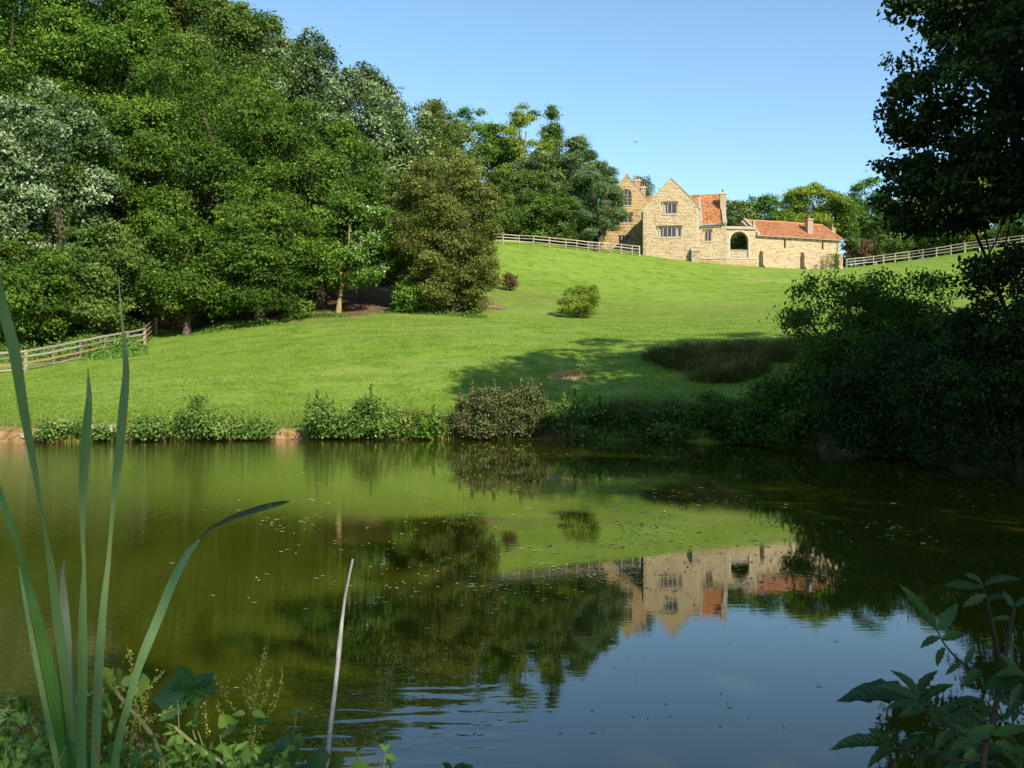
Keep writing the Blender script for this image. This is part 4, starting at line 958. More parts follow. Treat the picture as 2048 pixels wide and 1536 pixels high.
# rough grass along the bank top and dry tufts
P0 = scatter((-60, 1320), (29.5, 35.5), 60000, lambda x, y, px: (lake_sd(x, y) > .25) & (rng.random(len(x)) < np.exp(-(lake_sd(x, y) - .3) / 2.2) ) & ((lake_sd(x, y) > .75) | ~((px < 90) | ((px > 535) & (px < 602)))))
sd_ = P0[:, 1]
tag(link('bank_grass', blades('bank_grass', P0, .16, .022, .5, rng, None), MATS['lushgrass']), 'rough sunlit grass along the top of the far bank', 'grass', kind='stuff')
for i, (px, D, n, hh, lab) in enumerate(((822, 31.3, 700, .85, 'tuft of tall brown grass left of the bright shrub'), (905, 31.4, 500, .75, 'brown grass tuft at the left foot of the gorse'), (1095, 31.3, 500, .8, 'reddish dry grass between gorse and dark shrub'), (700, 32.2, 300, .5, 'short dry tuft behind the pointed shrub'), (1250, 31.5, 900, .9, 'dark reeds standing in the shade right of the shrubs'), (1340, 31.4, 700, .8, 'second clump of shaded reeds, nearer the thicket'))):
    c = at(px, 800, D); q = rng.normal(size=(n, 2)) * np.array([.42, .3]); P0 = np.stack([c.x + q[:, 0], D + q[:, 1], ground(c.x + q[:, 0], D + q[:, 1]) - .02], 1)
    tag(link('grass_tuft', blades('grass_tuft', P0, hh, .022, .25, rng, None), MATS['rush']), lab, 'grass tuft', 'dry grass tufts on the far bank')
# rush bed in the hollow
def rushes(label, px, D, rx, ry, n, hh, mat='rush'):
    """a clump made of many tussocks, each leaning outwards"""
    c = at(px, 700, D); nt_ = max(10, int(rx * ry * 11)); a = rng.uniform(0, 2*math.pi, nt_); r = np.sqrt(rng.random(nt_)) * (1 + .15 * np.sin(a * 3 + px))
    tx = c.x + np.cos(a) * r * rx; ty = D + np.sin(a) * r * ry; th = hh * rng.uniform(.55, 1.2, nt_) * (1 - .35 * np.clip(r, 0, 1) ** 2); tr = rng.uniform(.10, .24, nt_)
    k = rng.integers(0, nt_, n); o = rng.normal(size=(n, 2)) * tr[k][:, None]; x = tx[k] + o[:, 0]; y = ty[k] + o[:, 1]
    g = ground(x, y); h_ = th[k] * rng.uniform(.55, 1.1, n); w = .018; aa = rng.uniform(0, 2*math.pi, n); S = np.stack([np.cos(aa), np.sin(aa), 0*aa], 1) * w
    L = np.stack([o[:, 0], o[:, 1], 0 * g], 1) * 1.3 + rng.normal(size=(n, 3)) * np.array([.06, .06, 0]); up = np.array([0, 0, 1.0])
    P0 = np.stack([x, y, g - .03], 1); M = P0 + up * h_[:, None] * .6 + L * .35; T_ = P0 + up * h_[:, None] + L
    V = np.stack([P0 - S, P0 + S, M + S * .7, T_ + S * .1, T_ - S * .1, M - S * .7], 1).reshape(-1, 3); i_ = np.arange(n) * 6
    Fc = np.concatenate([np.stack([i_, i_+1, i_+2, i_+5], 1), np.stack([i_+5, i_+2, i_+3, i_+4], 1)])
    tt = np.clip(rng.normal(.4, .2, nt_)[k] + rng.normal(0, .15, n), 0, 1)
    tag(link('rush_clump', np_mesh('rush_clump', V, Fc, 4, tint=np.repeat(tt, 6)), MATS[mat]), label, 'rushes', 'rush clumps in the hollow')
rushes('left tongue of the tall rush bed', 1350, 43.6, 1.4, 1.2, 6000, .75)
rushes('long middle clump of the rush bed', 1425, 43.6, 2.3, 1.7, 11000, .9)
rushes('tall near clump bulging out of the rush bed', 1445, 41.0, 1.8, 1.8, 9000, .98)
rushes('rush clump behind with sunlit brown tips', 1505, 44.2, 2.5, 1.9, 9000, .85)
rushes('rushes running on towards the leaning ash', 1590, 44.0, 2.4, 1.6, 9000, .8)
# dead straw patch on the shaded lawn
c = at(1135, 753, 41.5); n = 2600; a = rng.uniform(0, 2*math.pi, n); r = np.sqrt(rng.random(n)); x = c.x + np.cos(a)*r*.95; y = 41.5 + np.sin(a)*r*.95
tag(link('straw_patch', blades('straw_patch', np.stack([x, y, ground(x, y)], 1), .07, .03, 1.6, rng, None), MATS['drygrass'] if False else MATS['straw']), 'round patch of cut straw lying on the shaded lawn', 'straw', kind='stuff')
# weeds at the wood edge, bramble bank behind the fence
def leafy_mass(name, label, cat, boxes, n, hh, leaf, mat):
    Ps = []
    for (pa, pb, Da, Db, w_) in boxes:
        m_ = int(n * w_); px = rng.uniform(pa, pb, m_); D = rng.uniform(Da, Db, m_); x = (px - 1024) / F * D
        b_ = .55 + .45 * np.sin(x * 1.3 + D * .7) * np.sin(D * 1.1 - x * .6) + .25 * rng.normal(size=m_) ** 2 * .3
        e_ = np.minimum(np.minimum((px - pa), (pb - px)) / (.16 * (pb - pa)), np.minimum(D - Da, Db - D) / (.22 * (Db - Da))); b_ = b_ * np.clip(e_ * (.5 + rng.random(m_)), .05, 1)
        z = ground(x, D) + hh * np.clip(b_, .04, 1.4) * (1 - .5 * rng.random(m_) ** 2); Ps.append(np.stack([x, D, z], 1))
    Pp = np.concatenate(Ps); Nn = unit(rng.normal(size=(len(Pp), 3)) * .7 + np.array([0, -.35, .8]))
    V, Fc = leaf_quads(Pp, Nn, leaf, leaf * .7, rng)
    tag(link(name, np_mesh(name, V, Fc, 4, tint=np.repeat(np.clip(rng.normal(.5, .25, len(Pp)), 0, 1), 4)), MATS[mat]), label, cat, kind='stuff')
leafy_mass('bramble_bank', 'bright green brambles covering the bank behind the grey fence', 'brambles', [(-90, 295, 53.5, 64, .75), (120, 280, 60.5, 68, .25)], 52000, 1.0, .16, 'nettle')
leafy_mass('weeds', 'low green weeds along the foot of the wood', 'weeds', [(765, 975, 65.2, 67.4, .5), (560, 700, 63.2, 64.6, .2), (380, 560, 60.5, 62.5, .3)], 11000, .35, .12, 'nettle')
leafy_mass('hedge_bottom', 'dark undergrowth inside the wood above the bramble bank', 'undergrowth', [(-120, 340, 66, 77, 1.0)], 16000, 2.2, .28, 'maple')
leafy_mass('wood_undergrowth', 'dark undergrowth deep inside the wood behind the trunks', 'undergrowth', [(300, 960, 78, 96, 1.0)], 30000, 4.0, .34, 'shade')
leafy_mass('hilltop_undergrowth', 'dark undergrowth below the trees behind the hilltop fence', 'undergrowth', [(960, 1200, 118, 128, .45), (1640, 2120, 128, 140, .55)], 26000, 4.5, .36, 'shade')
def bank_tangle(name, label, cat, n, x0, x1, seedf, mat, leaf, hh, kindb=False):
    x = rng.uniform(x0, x1, n); y = rng.uniform(28.5, 32.2, n); d = lake_sd(x, y); w_ = (np.sin(x * 1.9 + seedf) + .6 * np.sin(x * 4.7 + 2 * seedf) + .5 * rng.normal(size=n)) 
    k = (d > -.25) & (d < .9) & (w_ > -.1) & (x > -15.4) & ~((x > -8.7) & (x < -7.3)); x, y = x[k], y[k]; n = len(x); z = np.maximum(ground(x, y), .02)
    if kindb: return tag(link(name, blades(name, np.stack([x, y, z - .02], 1), hh, .02, .5, rng, None), MATS[mat]), label, cat, kind='stuff')
    Pp = np.stack([x, y, z + hh * rng.random(n) ** 1.5 * (.5 + .5 * np.sin(x * 3.1 + seedf) ** 2)], 1); Nn = unit(rng.normal(size=(n, 3)) * .8 + np.array([0, -.4, .6]))
    V, Fc = leaf_quads(Pp, Nn, leaf, leaf * .7, rng); tag(link(name, np_mesh(name, V, Fc, 4, tint=np.repeat(rng.random(n), 4)), MATS[mat]), label, cat, kind='stuff')
bank_tangle('bank_weeds', 'tangle of nettles and trailing weeds along the waterline', 'weeds', 16000, -17, 12, 1.0, 'nettle', .10, .55)
bank_tangle('sedge', 'sedge and long grass hanging over the edge of the far bank', 'sedge', 16000, -17, 10, 3.0, 'lushgrass', .1, .42, True)
bank_tangle('dry_sedge', 'dead brown stalks among the green on the far bank', 'dead stalks', 5000, -17, 10, 5.0, 'drygrass', .1, .5, True)
n = 150000; D = 1 / rng.uniform(1 / 75.0, 1 / 33.0, n); px = rng.uniform(-60, 1750, n); x = (px - 1024) / F * D
w_ = np.sin(x * .8 + 1.7 * np.sin(D * .6)) * np.sin(D * .9 + x * .35) + .7 * rng.normal(size=n); k = (w_ > -.1) & ~((x < -11) & (D > 60.5 + .33 * (x + 18) * (x > -18))); x, D = x[k], D[k]
tag(link('meadow_tufts', blades('meadow_tufts', np.stack([x, D, ground(x, D) - .01], 1), .085, .035, .9, rng, None), MATS['meadow_blade']), 'short uneven grass tufts all over the meadow', 'grass', kind='stuff')
# stones on the bank
for i, (px, py, D, s_, lab) in enumerate(((205, 858, 29.7, .42, 'flat pale stone on the bank left of the shrubs'), (60, 872, 29.3, .25, 'small sandy boulder at the left end of the bank'))):
    bm = bmesh.new(); bmesh.ops.create_icosphere(bm, subdivisions=2, radius=1)
    rr = random.Random(i)
    for v_ in bm.verts: v_.co = Vector((v_.co.x * s_ * 1.5, v_.co.y * s_, v_.co.z * s_ * .42)) * (1 + rr.uniform(-.12, .12))
    c = at(px, py, D); tag(link('boulder', bm_mesh('boulder', bm), MATS['bank_stone'], loc=(c.x, D, c.z)), lab, 'stone', 'stones on the far bank')
# fallen branch at the dark waterline
V, Fc = merge([tube_arrays([at(1372, 874, 29.6), at(1395, 872, 29.5), at(1440, 884, 29.2), at(1490, 893, 28.9)], [.03, .06, .05, .03], 6), tube_arrays([at(1440, 884, 29.2), at(1470, 872, 29.3), at(1500, 866, 29.5)], [.04, .03, .012], 5)])
tag(link('fallen_branch', np_mesh('fallen_branch', V, Fc, 4), MATS['bark']), 'bare fallen branch lying at the dark waterline', 'branch')

# ------------------------------------------------------------------ right bank: ash thicket and overhanging trees
GR = 'trees on the right bank'
T('ash_tree', 'spreading ash tree leaning over the shaded right bank', 'tree', 1799, 585, 910, 156, 27.5, 'ash', .16, 1.15, (.08,.17), .8, 131, group=GR, width=.32, npuff=120, inner=.10, r0=.10, bark='bark_dark', nl=12, droop=.5)
T('ash_tree', 'feathery ash bough with a ragged outline reaching left over the lawn', 'tree', 1665, 542, 730, 102, 28.5, 'ash', .17, .62, (.07,.15), .7, 132, group=GR, width=.32, npuff=70, inner=.0, r0=.08, nl=16, droop=.5, base_px=1740, spr=1.5, bark='bark_dark')
T('ash_tree', 'thin topped ash whose open sprays show the sunlit lawn behind', 'tree', 1805, 530, 720, 125, 29.0, 'ash', .17, .5, (.07,.15), .7, 145, group=GR, width=.32, npuff=70, inner=.0, r0=.08, nl=16, droop=.5, base_px=1780, spr=1.5, bark='bark_dark')
T('ash_tree', 'dark ash sapling at the left of the right bank thicket', 'tree', 1694, 644, 910, 101, 26.5, 'ash', .17, 1.6, (.13,.25), .7, 133, group=GR, width=.36, inner=.1, r0=.06, droop=.5)
T('elder_bush', 'dark shaded bush where the thicket meets the water', 'bush', 1607, 735, 925, 120, 26.7, 'ash', .14, 1.3, (.18,.32), .7, 134, group=GR, r0=.05, width=.42, spr=1.8)
T('elder_bush', 'dark bush overhanging the water right of the ash', 'bush', 1790, 670, 950, 145, 22.8, 'shade', .12, 1.3, (.18,.32), .7, 135, group=GR, r0=.05, width=.42, spr=1.8)
T('elder_bush', 'black looking bush at the far right waterline', 'bush', 1965, 650, 980, 150, 18.6, 'shade', .10, 1.3, (.18,.32), .7, 136, group=GR, r0=.05, width=.42, spr=1.8)
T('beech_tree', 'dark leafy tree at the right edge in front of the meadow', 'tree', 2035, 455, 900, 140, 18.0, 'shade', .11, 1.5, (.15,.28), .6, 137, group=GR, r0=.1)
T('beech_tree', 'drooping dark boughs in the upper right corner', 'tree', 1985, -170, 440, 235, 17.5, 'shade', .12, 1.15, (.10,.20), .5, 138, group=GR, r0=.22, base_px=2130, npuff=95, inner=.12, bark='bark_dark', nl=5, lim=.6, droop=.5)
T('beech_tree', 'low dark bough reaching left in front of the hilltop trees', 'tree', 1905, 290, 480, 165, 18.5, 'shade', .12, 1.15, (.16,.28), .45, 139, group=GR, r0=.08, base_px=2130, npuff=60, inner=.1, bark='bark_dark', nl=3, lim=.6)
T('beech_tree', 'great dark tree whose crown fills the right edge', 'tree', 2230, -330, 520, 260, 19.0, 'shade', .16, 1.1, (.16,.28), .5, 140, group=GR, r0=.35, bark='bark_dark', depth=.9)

# trees standing right of the view and behind the camera; they throw the shade on the near water
def world_tree(label, x, y, h, r, seed, lo=2.0, dens=.85, leaf=.34):
    px = 1024 + x * 50; rng_ = np.random.default_rng(seed)
    g = gz(x, y); rz_ = (h - lo) / 2
    root = empty('bank_tree', (x, y, g)); tag(root, label, 'tree', 'shade trees beside and behind the viewpoint')
    R_ = np.array([r, r, rz_]); area = 4 * math.pi * (((r*r)**1.6 + 2 * (r*rz_)**1.6) / 3) ** (1/1.6)
    n = int(dens * area / (leaf * leaf * .35))
    Pp, Nn, tint, Cc, pr_ = crown_pts(rng_, R_ * .93, n, (.2,.34), .6, 50, -.8, .3)
    off = np.array([0, 0, lo + rz_]); V, Fc = leaf_quads(Pp + off, Nn, leaf, leaf * .7, rng_)
    link('crown', np_mesh('crown', V, Fc, 4, tint=np.repeat(tint, 4)), MATS['shade'], root)
    V, Fc = limbs((0, 0, -.3), (0, 0, lo + rz_ * 1.3), .03 * h, Cc + off, rng_, 8); link('trunk', np_mesh('trunk', V, Fc, 4, smooth=True), MATS['bark_dark'], root)
SH = [(17.0, 19, 24, 7.6), (24, 21, 25, 8), (31, 22, 25, 7.5), (19.5, 7, 18, 6.0), (15, -1, 16, 5.5), (27, 10, 20, 7), (12, -9, 14, 5), (7.2, -8.5, 10.5, 3.6), (22, -4, 18, 6.5), (41, 24, 24, 7.5), (34, 12, 20, 7), (27, 32, 14, 4.5), (17.5, 12, 19, 6.2), (14.2, 11.2, 14, 4.6)]
names = ['tree on the right bank throwing the long shade over the lawn', 'second tall tree inland from the right bank', 'tall tree deep behind the right bank', 'tree leaning over the right hand water', 'tree on the near right bank', 'tall tree filling the wood on the right', 'tree behind the viewpoint on the right', 'small tree just behind the viewpoint', 'tall tree behind and to the right of the viewpoint', 'tree at the far right of the bank wood', 'tall inner tree of the bank wood', 'tree behind the ash thicket', 'tree leaning out between the two tall right bank trees', 'smaller tree nearest the right hand shore']
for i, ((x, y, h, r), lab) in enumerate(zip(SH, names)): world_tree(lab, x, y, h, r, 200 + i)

# ------------------------------------------------------------------ bits floating on the pond
n = 1500
D = 1.0 / rng.uniform(1/29.0, 1/4.2, n); px = rng.normal(1150, 330, n)
cD = 1.0 / rng.uniform(1/26.0, 1/7.0, 75); cP = rng.normal(1220, 350, 75); kk = rng.integers(0, 75, 1300)
D = np.concatenate([D, cD[kk] * (1 + .02 * rng.normal(size=1300))]); px = np.concatenate([px, cP[kk] + 42 * rng.normal(size=1300)]); k = (px > 330) & (px < 2040) ; D, px = D[k], px[k]
x = (px - 1024) / F * D; k = lake_sd(x, D) < -.3
dens_ = np.where((D > 6.5) & (D < 24), 1.0, .16) * .66 * (.35 + .65 * (np.sin(x * .9 + 2 * np.sin(D * .35)) > -.1)); k &= rng.random(len(x)) < dens_
x, D = x[k], D[k]; m_ = len(x)
a = rng.uniform(0, 2*math.pi, m_); s_ = rng.uniform(.012, .035, m_) * np.clip(D / 9, .5, 1.6)
t0 = np.arange(6) / 6 * 2 * math.pi
V = np.stack([np.stack([x + s_ * (np.cos(t) * np.cos(a) - .45 * np.sin(t) * np.sin(a)), D + s_ * (np.cos(t) * np.sin(a) + .45 * np.sin(t) * np.cos(a)), np.full(m_, .006)], 1) for t in t0], 1).reshape(-1, 3)
tag(link('floating_leaves', np_mesh('floating_leaves', V, np.arange(6 * m_).reshape(-1, 6), 6), MATS['floating_bits']), 'pale specks and small leaves drifting on the pond', 'floating leaves', kind='stuff')

# a bird over the hill
bm = bmesh.new(); bw = at(1272, 284, 95)
prism(bm, [(-.14, 0), (0, .035), (.16, .01), (.22, .0), (.16, -.02), (0, -.04)], 'Y', -.03, .03)
for s_ in (-1, 1):
    q_ = [bm.verts.new(c_) for c_ in ((-.04, .02*s_, .01), (.07, .02*s_, .01), (.03, .18*s_, .09), (-.06, .34*s_, .05), (-.05, .17*s_, .085))]; bm.faces.new(q_ if s_ > 0 else q_[::-1])
bo = link('bird', bm_mesh('bird', bm), MATS['bark_dark']); bo.location = bw; bo.rotation_euler = (0, 0, R(60)); tag(bo, 'small dark bird flying in the clear sky above the house', 'bird')
# ------------------------------------------------------------------ foreground
def fg_mat(name, c0, c1, transl=.25, veins=True, rough=.45, spots=None):
    m, nt, ns, ls = new_mat(name)
    oi = nt.nodes.new('ShaderNodeObjectInfo'); v = mapped(nt, (1, 1, 1))
    f = math_(nt, 'ADD', math_(nt, 'MULTIPLY', oi.outputs['Random'], .65), math_(nt, 'MULTIPLY', noise(nt, v, 5, 4, .6), .35))
    c = ramp(nt, f, [(.1, c0), (.9, c1)])
    bump = noise(nt, v, 9, 3)
    if veins:
        w = nt.nodes.new('ShaderNodeTexWave'); w.wave_type = 'BANDS'; w.bands_direction = 'DIAGONAL'
        sp = nd(nt, 'ShaderNodeSeparateXYZ', {0: v}); ab = math_(nt, 'ABSOLUTE', sp.outputs['Y'])
        cb = nd(nt, 'ShaderNodeCombineXYZ', {'X': math_(nt, 'SUBTRACT', sp.outputs['X'], math_(nt, 'MULTIPLY', ab, .8))})
        w.bands_direction = 'X'; ls.new(cb.outputs[0], w.inputs['Vector']); w.inputs['Scale'].default_value = 3.2; w.inputs['Distortion'].default_value = .3
        lines = math_(nt, 'GREATER_THAN', w.outputs['Fac'], .93)
        mid = math_(nt, 'LESS_THAN', ab, .012)
        c = mixc(nt, math_(nt, 'MULTIPLY', math_(nt, 'MAXIMUM', lines, mid), .3), c, tuple(min(1, x * 1.6) for x in c1))
        bump = math_(nt, 'ADD', bump, math_(nt, 'MULTIPLY', w.outputs['Fac'], .35))
        c = mixc(nt, ramp(nt, noise(nt, v, 14, 3, .6), [(.66, (0,0,0)), (.72, (.6,)*3)]), c, (.16,.11,.04))
    if spots:
        n = noise(nt, mapped(nt, (1, 1, .45)), 26, 2, .4)
        c = mixc(nt, ramp(nt, n, [(.66, (0,0,0)), (.69, (1,1,1))]), c, spots)
    finish(nt, c, rough, .4, bump, .35, .01, transl, mixc(nt, 1.0, c, (1.3, 1.5, .5), 'MULTIPLY')); MATS[name] = m
fg_mat('bramble_leaf', (0.0345,0.0945,0.0099), (0.0805,0.1733,0.0180))
fg_mat('young_leaf', (0.0990,0.1900,0.0240), (0.1760,0.2800,0.0360))
fg_mat('elder_leaf', (0.0132,0.0400,0.0077), (0.0396,0.0920,0.0121))
fg_mat('reddish_leaf', (.12,.045,.030), (.22,.10,.06))
# long reed leaves
def reed_mat(name, c0, c1, spots=None):
    m, nt, ns, ls = new_mat(name)
    u = nd(nt, 'ShaderNodeAttribute', attribute_name='across').outputs['Fac']
    st = noise(nt, nd(nt, 'ShaderNodeCombineXYZ', {'X': math_(nt, 'MULTIPLY', u, 14.0), 'Y': nd(nt, 'ShaderNodeAttribute', attribute_name='along').outputs['Fac']}).outputs[0], 1.0, 3, .6)
    n = noise(nt, mapped(nt, (1, 1, 1)), 2.5, 4)
    c = ramp(nt, math_(nt, 'ADD', math_(nt, 'MULTIPLY', st, .6), math_(nt, 'MULTIPLY', n, .4)), [(.3, c0), (.7, c1)])
    rib = nd(nt, 'ShaderNodeTexNoise', {'Vector': nd(nt, 'ShaderNodeCombineXYZ', {'X': math_(nt, 'MULTIPLY', u, 42.0), 'Y': nd(nt, 'ShaderNodeAttribute', attribute_name='along').outputs['Fac']}).outputs[0], 'Scale': 1.0, 'Detail': 1.0}).outputs['Fac']
    c = mixc(nt, ramp(nt, rib, [(.35, (.4,)*3), (.6, (0,0,0))]), c, tuple(x * .55 for x in c0))
    st = math_(nt, 'ADD', st, rib)
    fl = noise(nt, mapped(nt, (1, 1, .6)), 60, 2, .5)
    c = mixc(nt, ramp(nt, fl, [(.68, (0,0,0)), (.74, (.7,)*3)]), c, (.22,.16,.07))
    tipm = math_(nt, 'MULTIPLY', math_(nt, 'SUBTRACT', .028, nd(nt, 'ShaderNodeAttribute', attribute_name='along').outputs['Fac']), 60, True)
    c = mixc(nt, tipm, c, (.34,.24,.13))
    if spots:
        al = nd(nt, 'ShaderNodeAttribute', attribute_name='along').outputs['Fac']
        vv = nd(nt, 'ShaderNodeCombineXYZ', {'X': math_(nt, 'MULTIPLY', u, 1.3), 'Y': math_(nt, 'MULTIPLY', al, 16.0)}).outputs[0]
        s = noise(nt, vv, 1.5, 1.5, .5)
        c = mixc(nt, ramp(nt, s, [(.635, (0,0,0)), (.66, (1,1,1))]), c, spots)
    finish(nt, c, .42, .45, st, .25, .004, .22, mixc(nt, 1.0, c, (1.2, 1.4, .6), 'MULTIPLY')); MATS[name] = m
reed_mat('reed_leaf', (0.1674,0.2800,0.0975), (0.2430,0.3600,0.1326))
reed_mat('reed_leaf_spotted', (0.1674,0.2700,0.1014), (0.2376,0.3500,0.1404), (.50,.17,.04))
reed_mat('reed_leaf_dark', (0.0770,0.1900,0.0300), (0.1430,0.2900,0.0510))
reed_mat('reed_leaf_deep', (.018,.045,.016), (.035,.075,.026))
reed_mat('reed_leaf_grey', (0.1760,0.2200,0.1360), (0.2530,0.3000,0.1840), None)

def ribbon(pts, name='leaf', rot=0.0):
    """pts: (px, py, width in px, depth); a leaf blade with a shallow fold, smoothly interpolated, thin but with two faces"""
    pts = np.array(pts, float); n = len(pts); t = np.arange(n); tt = np.linspace(0, n - 1, (n - 1) * 6 + 1)
    def cr(c):   # catmull rom
        i = np.clip(tt.astype(int), 0, n - 2); u = tt - i
        p0 = c[np.maximum(i - 1, 0)]; p1 = c[i]; p2 = c[i + 1]; p3 = c[np.minimum(i + 2, n - 1)]
        return .5 * (2*p1 + (p2 - p0)*u + (2*p0 - 5*p1 + 4*p2 - p3)*u*u + (3*p1 - p0 - 3*p2 + p3)*u**3)
    X, Y, Wd, D = (cr(pts[:, j]) for j in range(4)); Wd = np.maximum(Wd, .6)
    C = np.array([list(at(a, b, d)) for a, b, d in zip(X, Y, D)])
    Tn = np.gradient(C, axis=0); Tn = unit(Tn); view = unit(np.array([[0, 0, CAMH]]) - C); S = unit(np.cross(Tn, view))
    Nn = np.cross(S, Tn); w = (Wd * D / F / 2)[:, None]
    cr_, sr_ = math.cos(rot), math.sin(rot); S2 = S * cr_ + Nn * sr_; N2 = Nn * cr_ - S * sr_; w = w / max(cr_, .3)
    rows = [C - S2 * w, C - S2 * w * .5 + N2 * w * -.16, C + N2 * w * -.24, C + S2 * w * .5 + N2 * w * -.16, C + S2 * w]
    m_ = len(C); V = np.stack(rows, 1).reshape(-1, 3); Fc = []
    for i in range(m_ - 1):
        for j in range(4): a = i * 5 + j; Fc.append((a, a + 1, a + 6, a + 5))
    return V, np.array(Fc), np.tile(np.array([0, .25, .5, .75, 1.0]), m_), np.repeat(np.linspace(0, 1, m_), 5)
def reed(root, pts, mat, label=None, rot=0.0):
    V, Fc, ac, al = ribbon(pts, rot=rot); V = V - np.array(root.location)
    me = np_mesh('leaf', V, Fc, 4, smooth=True, extra={'across': ac, 'along': al}); o = link('leaf', me, MATS[mat], root)
    if label: o['label'] = label
    return o
rt = empty('cattail_plant', (at(150, 1536, 1.45).x, 1.45, gz(-.7, 1.45)))
tag(rt, 'tall cattail with long flat grey green leaves rising at the lower left', 'reed plant')
E = lambda *a: [list(p) for p in a]
reed(rt, E((-70,380,10.9,1.15),(-22,500,17.2,1.17),(2,600,19.5,1.2),(28,700,21.1,1.22),(48,823,17.2,1.25),(66,921,12.5,1.28),(81,1010,6.2,1.3),(92,1077,8.6,1.32),(102,1136,13.3,1.34),(114,1230,17.2,1.38),(128,1340,17.2,1.42),(140,1440,15.6,1.45),(150,1560,15.6,1.48),(158,1800,14.0,1.5)), 'reed_leaf')
reed(rt, E((176,735,0.9,1.3),(178,800,11.4,1.3),(172,870,17.6,1.31),(167,950,16.7,1.32),(165,1050,9.7,1.34),(168,1130,6.2,1.36),(167,1170,9.7,1.37),(165,1250,15.8,1.39),(165,1350,17.6,1.41),(163,1450,17.6,1.43),(163,1560,17.6,1.45),(163,1800,15.8,1.5)), 'reed_leaf', rot=.2)
reed(rt, E((237,552,0.9,1.28),(242,620,2.7,1.28),(248,680,7.2,1.29),(252,745,12.6,1.3),(246,820,17.1,1.31),(239,900,16.2,1.32),(229,980,11.7,1.33),(222,1060,7.2,1.34),(216,1130,9.0,1.35),(208,1200,12.6,1.36),(200,1300,16.2,1.38),(195,1400,17.1,1.4),(190,1560,16.2,1.43),(185,1800,14.4,1.5)), 'reed_leaf_spotted', 'leaf with rusty orange blotches and a dried tip')
reed(rt, E((400,1078,2,1.51),(392,1087,7,1.505),(375,1108,13,1.5),(345,1165,17,1.48),(315,1240,18,1.47),(290,1300,18,1.46),(272,1350,15,1.46),(256,1410,14,1.46),(240,1470,14,1.47),(226,1560,16,1.48),(205,1800,16,1.5)), 'reed_leaf', 'leaf bending away to the right')
reed(rt, E((580,1003,1,1.55),(562,1006,8,1.55),(530,1014,12,1.55),(497,1024,12,1.54),(460,1037,9,1.53),(430,1052,6,1.52),(412,1064,4,1.515),(400,1078,2,1.51)), 'reed_leaf_deep', 'dark hanging tip of the bent leaf')
reed(rt, E((-45,860,4.7,1.4),(-20,930,8.6,1.4),(0,985,10.1,1.4),(22,1050,11.7,1.4),(42,1110,10.9,1.41),(54,1160,11.7,1.42),(70,1220,16.4,1.42),(90,1300,20.3,1.43),(110,1400,23.4,1.44),(126,1480,23.4,1.46),(137,1560,21.8,1.47),(150,1800,17.2,1.5)), 'reed_leaf_dark')
reed(rt, E((38,1132,2,1.36),(50,1200,7,1.36),(68,1300,9,1.37),(88,1400,10,1.38),(104,1480,11,1.4),(118,1560,11,1.42),(140,1800,11,1.5)), 'reed_leaf')
reed(rt, E((129,1122,2.5,1.5),(125,1150,7.6,1.5),(127,1190,13.6,1.5),(131,1250,17.8,1.5),(136,1340,20.4,1.5),(141,1430,21.2,1.5),(150,1560,20.4,1.5),(158,1800,17.0,1.52)), 'reed_leaf_grey', 'greyish leaf with a dry curled tip')
reed(rt, E((118,1210,2,1.44),(115,1260,6,1.44),(119,1330,7,1.44),(128,1420,8,1.45),(138,1500,10,1.46),(146,1560,12,1.47),(155,1800,12,1.5)), 'reed_leaf_dark', rot=.6)
# dead stem leaning over the water
q = [(655,1522,12),(658,1490,13),(664,1430,12.5),(670,1380,11.5),(676,1330,11),(680,1285,11.5),(684,1240,9.5),(691,1190,8),(700,1145,6),(706,1118,3.5)]
pts = [at(a, b, 1.75 + .02 * i) for i, (a, b, c) in enumerate(q)]; rad = [c / 2 * 1.75 / F for a, b, c in q]
rad = [r_ * .8 for r_ in rad]
pts = [Vector((pts[0].x - .02, 1.73, .25))] + pts; rad = [rad[0]] + rad
V, Fc = tube_arrays(pts, rad, 10)
V += np.random.default_rng(5).normal(size=V.shape) * .0006
tag(link('dead_stem', np_mesh('dead_stem', V, Fc, 4, smooth=True), MATS['dead_stem']), 'bleached dead stalk leaning in front of the water', 'dead stalk')

# leaf shapes shared by all copies
def leaf_mesh(name, n=8, w=.5, serr=.06, fold=.16, droop=.12, peak=.42):
    V, Fc = [], []
    for i in range(n + 1):
        t = i / n; ww = w * .5 * (math.sin(math.pi * min(1, t ** (math.log(.5) / math.log(peak)))) ** .8 if 0 < t < 1 else 0.02)
        z = -droop * t * t; s_ = serr * (1 if i % 2 else -1) * (0 < i < n)
        V += [(t - s_ * .3, -ww * (1 + s_ * 2), z + fold * ww * 2), (t, -ww * .5, z + fold * ww * .8), (t, 0, z), (t, ww * .5, z + fold * ww * .8), (t - s_ * .3, ww * (1 + s_ * 2), z + fold * ww * 2)]
    for i in range(n):
        for j in range(4): a = i * 5 + j; Fc.append((a, a + 1, a + 6, a + 5))
    return np_mesh(name, np.array(V, float), np.array(Fc), 4, smooth=True)
def leaf_variants(mat, **k):
    out = []
    for s_ in (dict(), dict(fold=.3, droop=.25), dict(fold=.05, droop=.02)):
        me = leaf_mesh('leaf', **{**k, **s_}); me.materials.append(MATS[mat]); out.append(me)
    return out
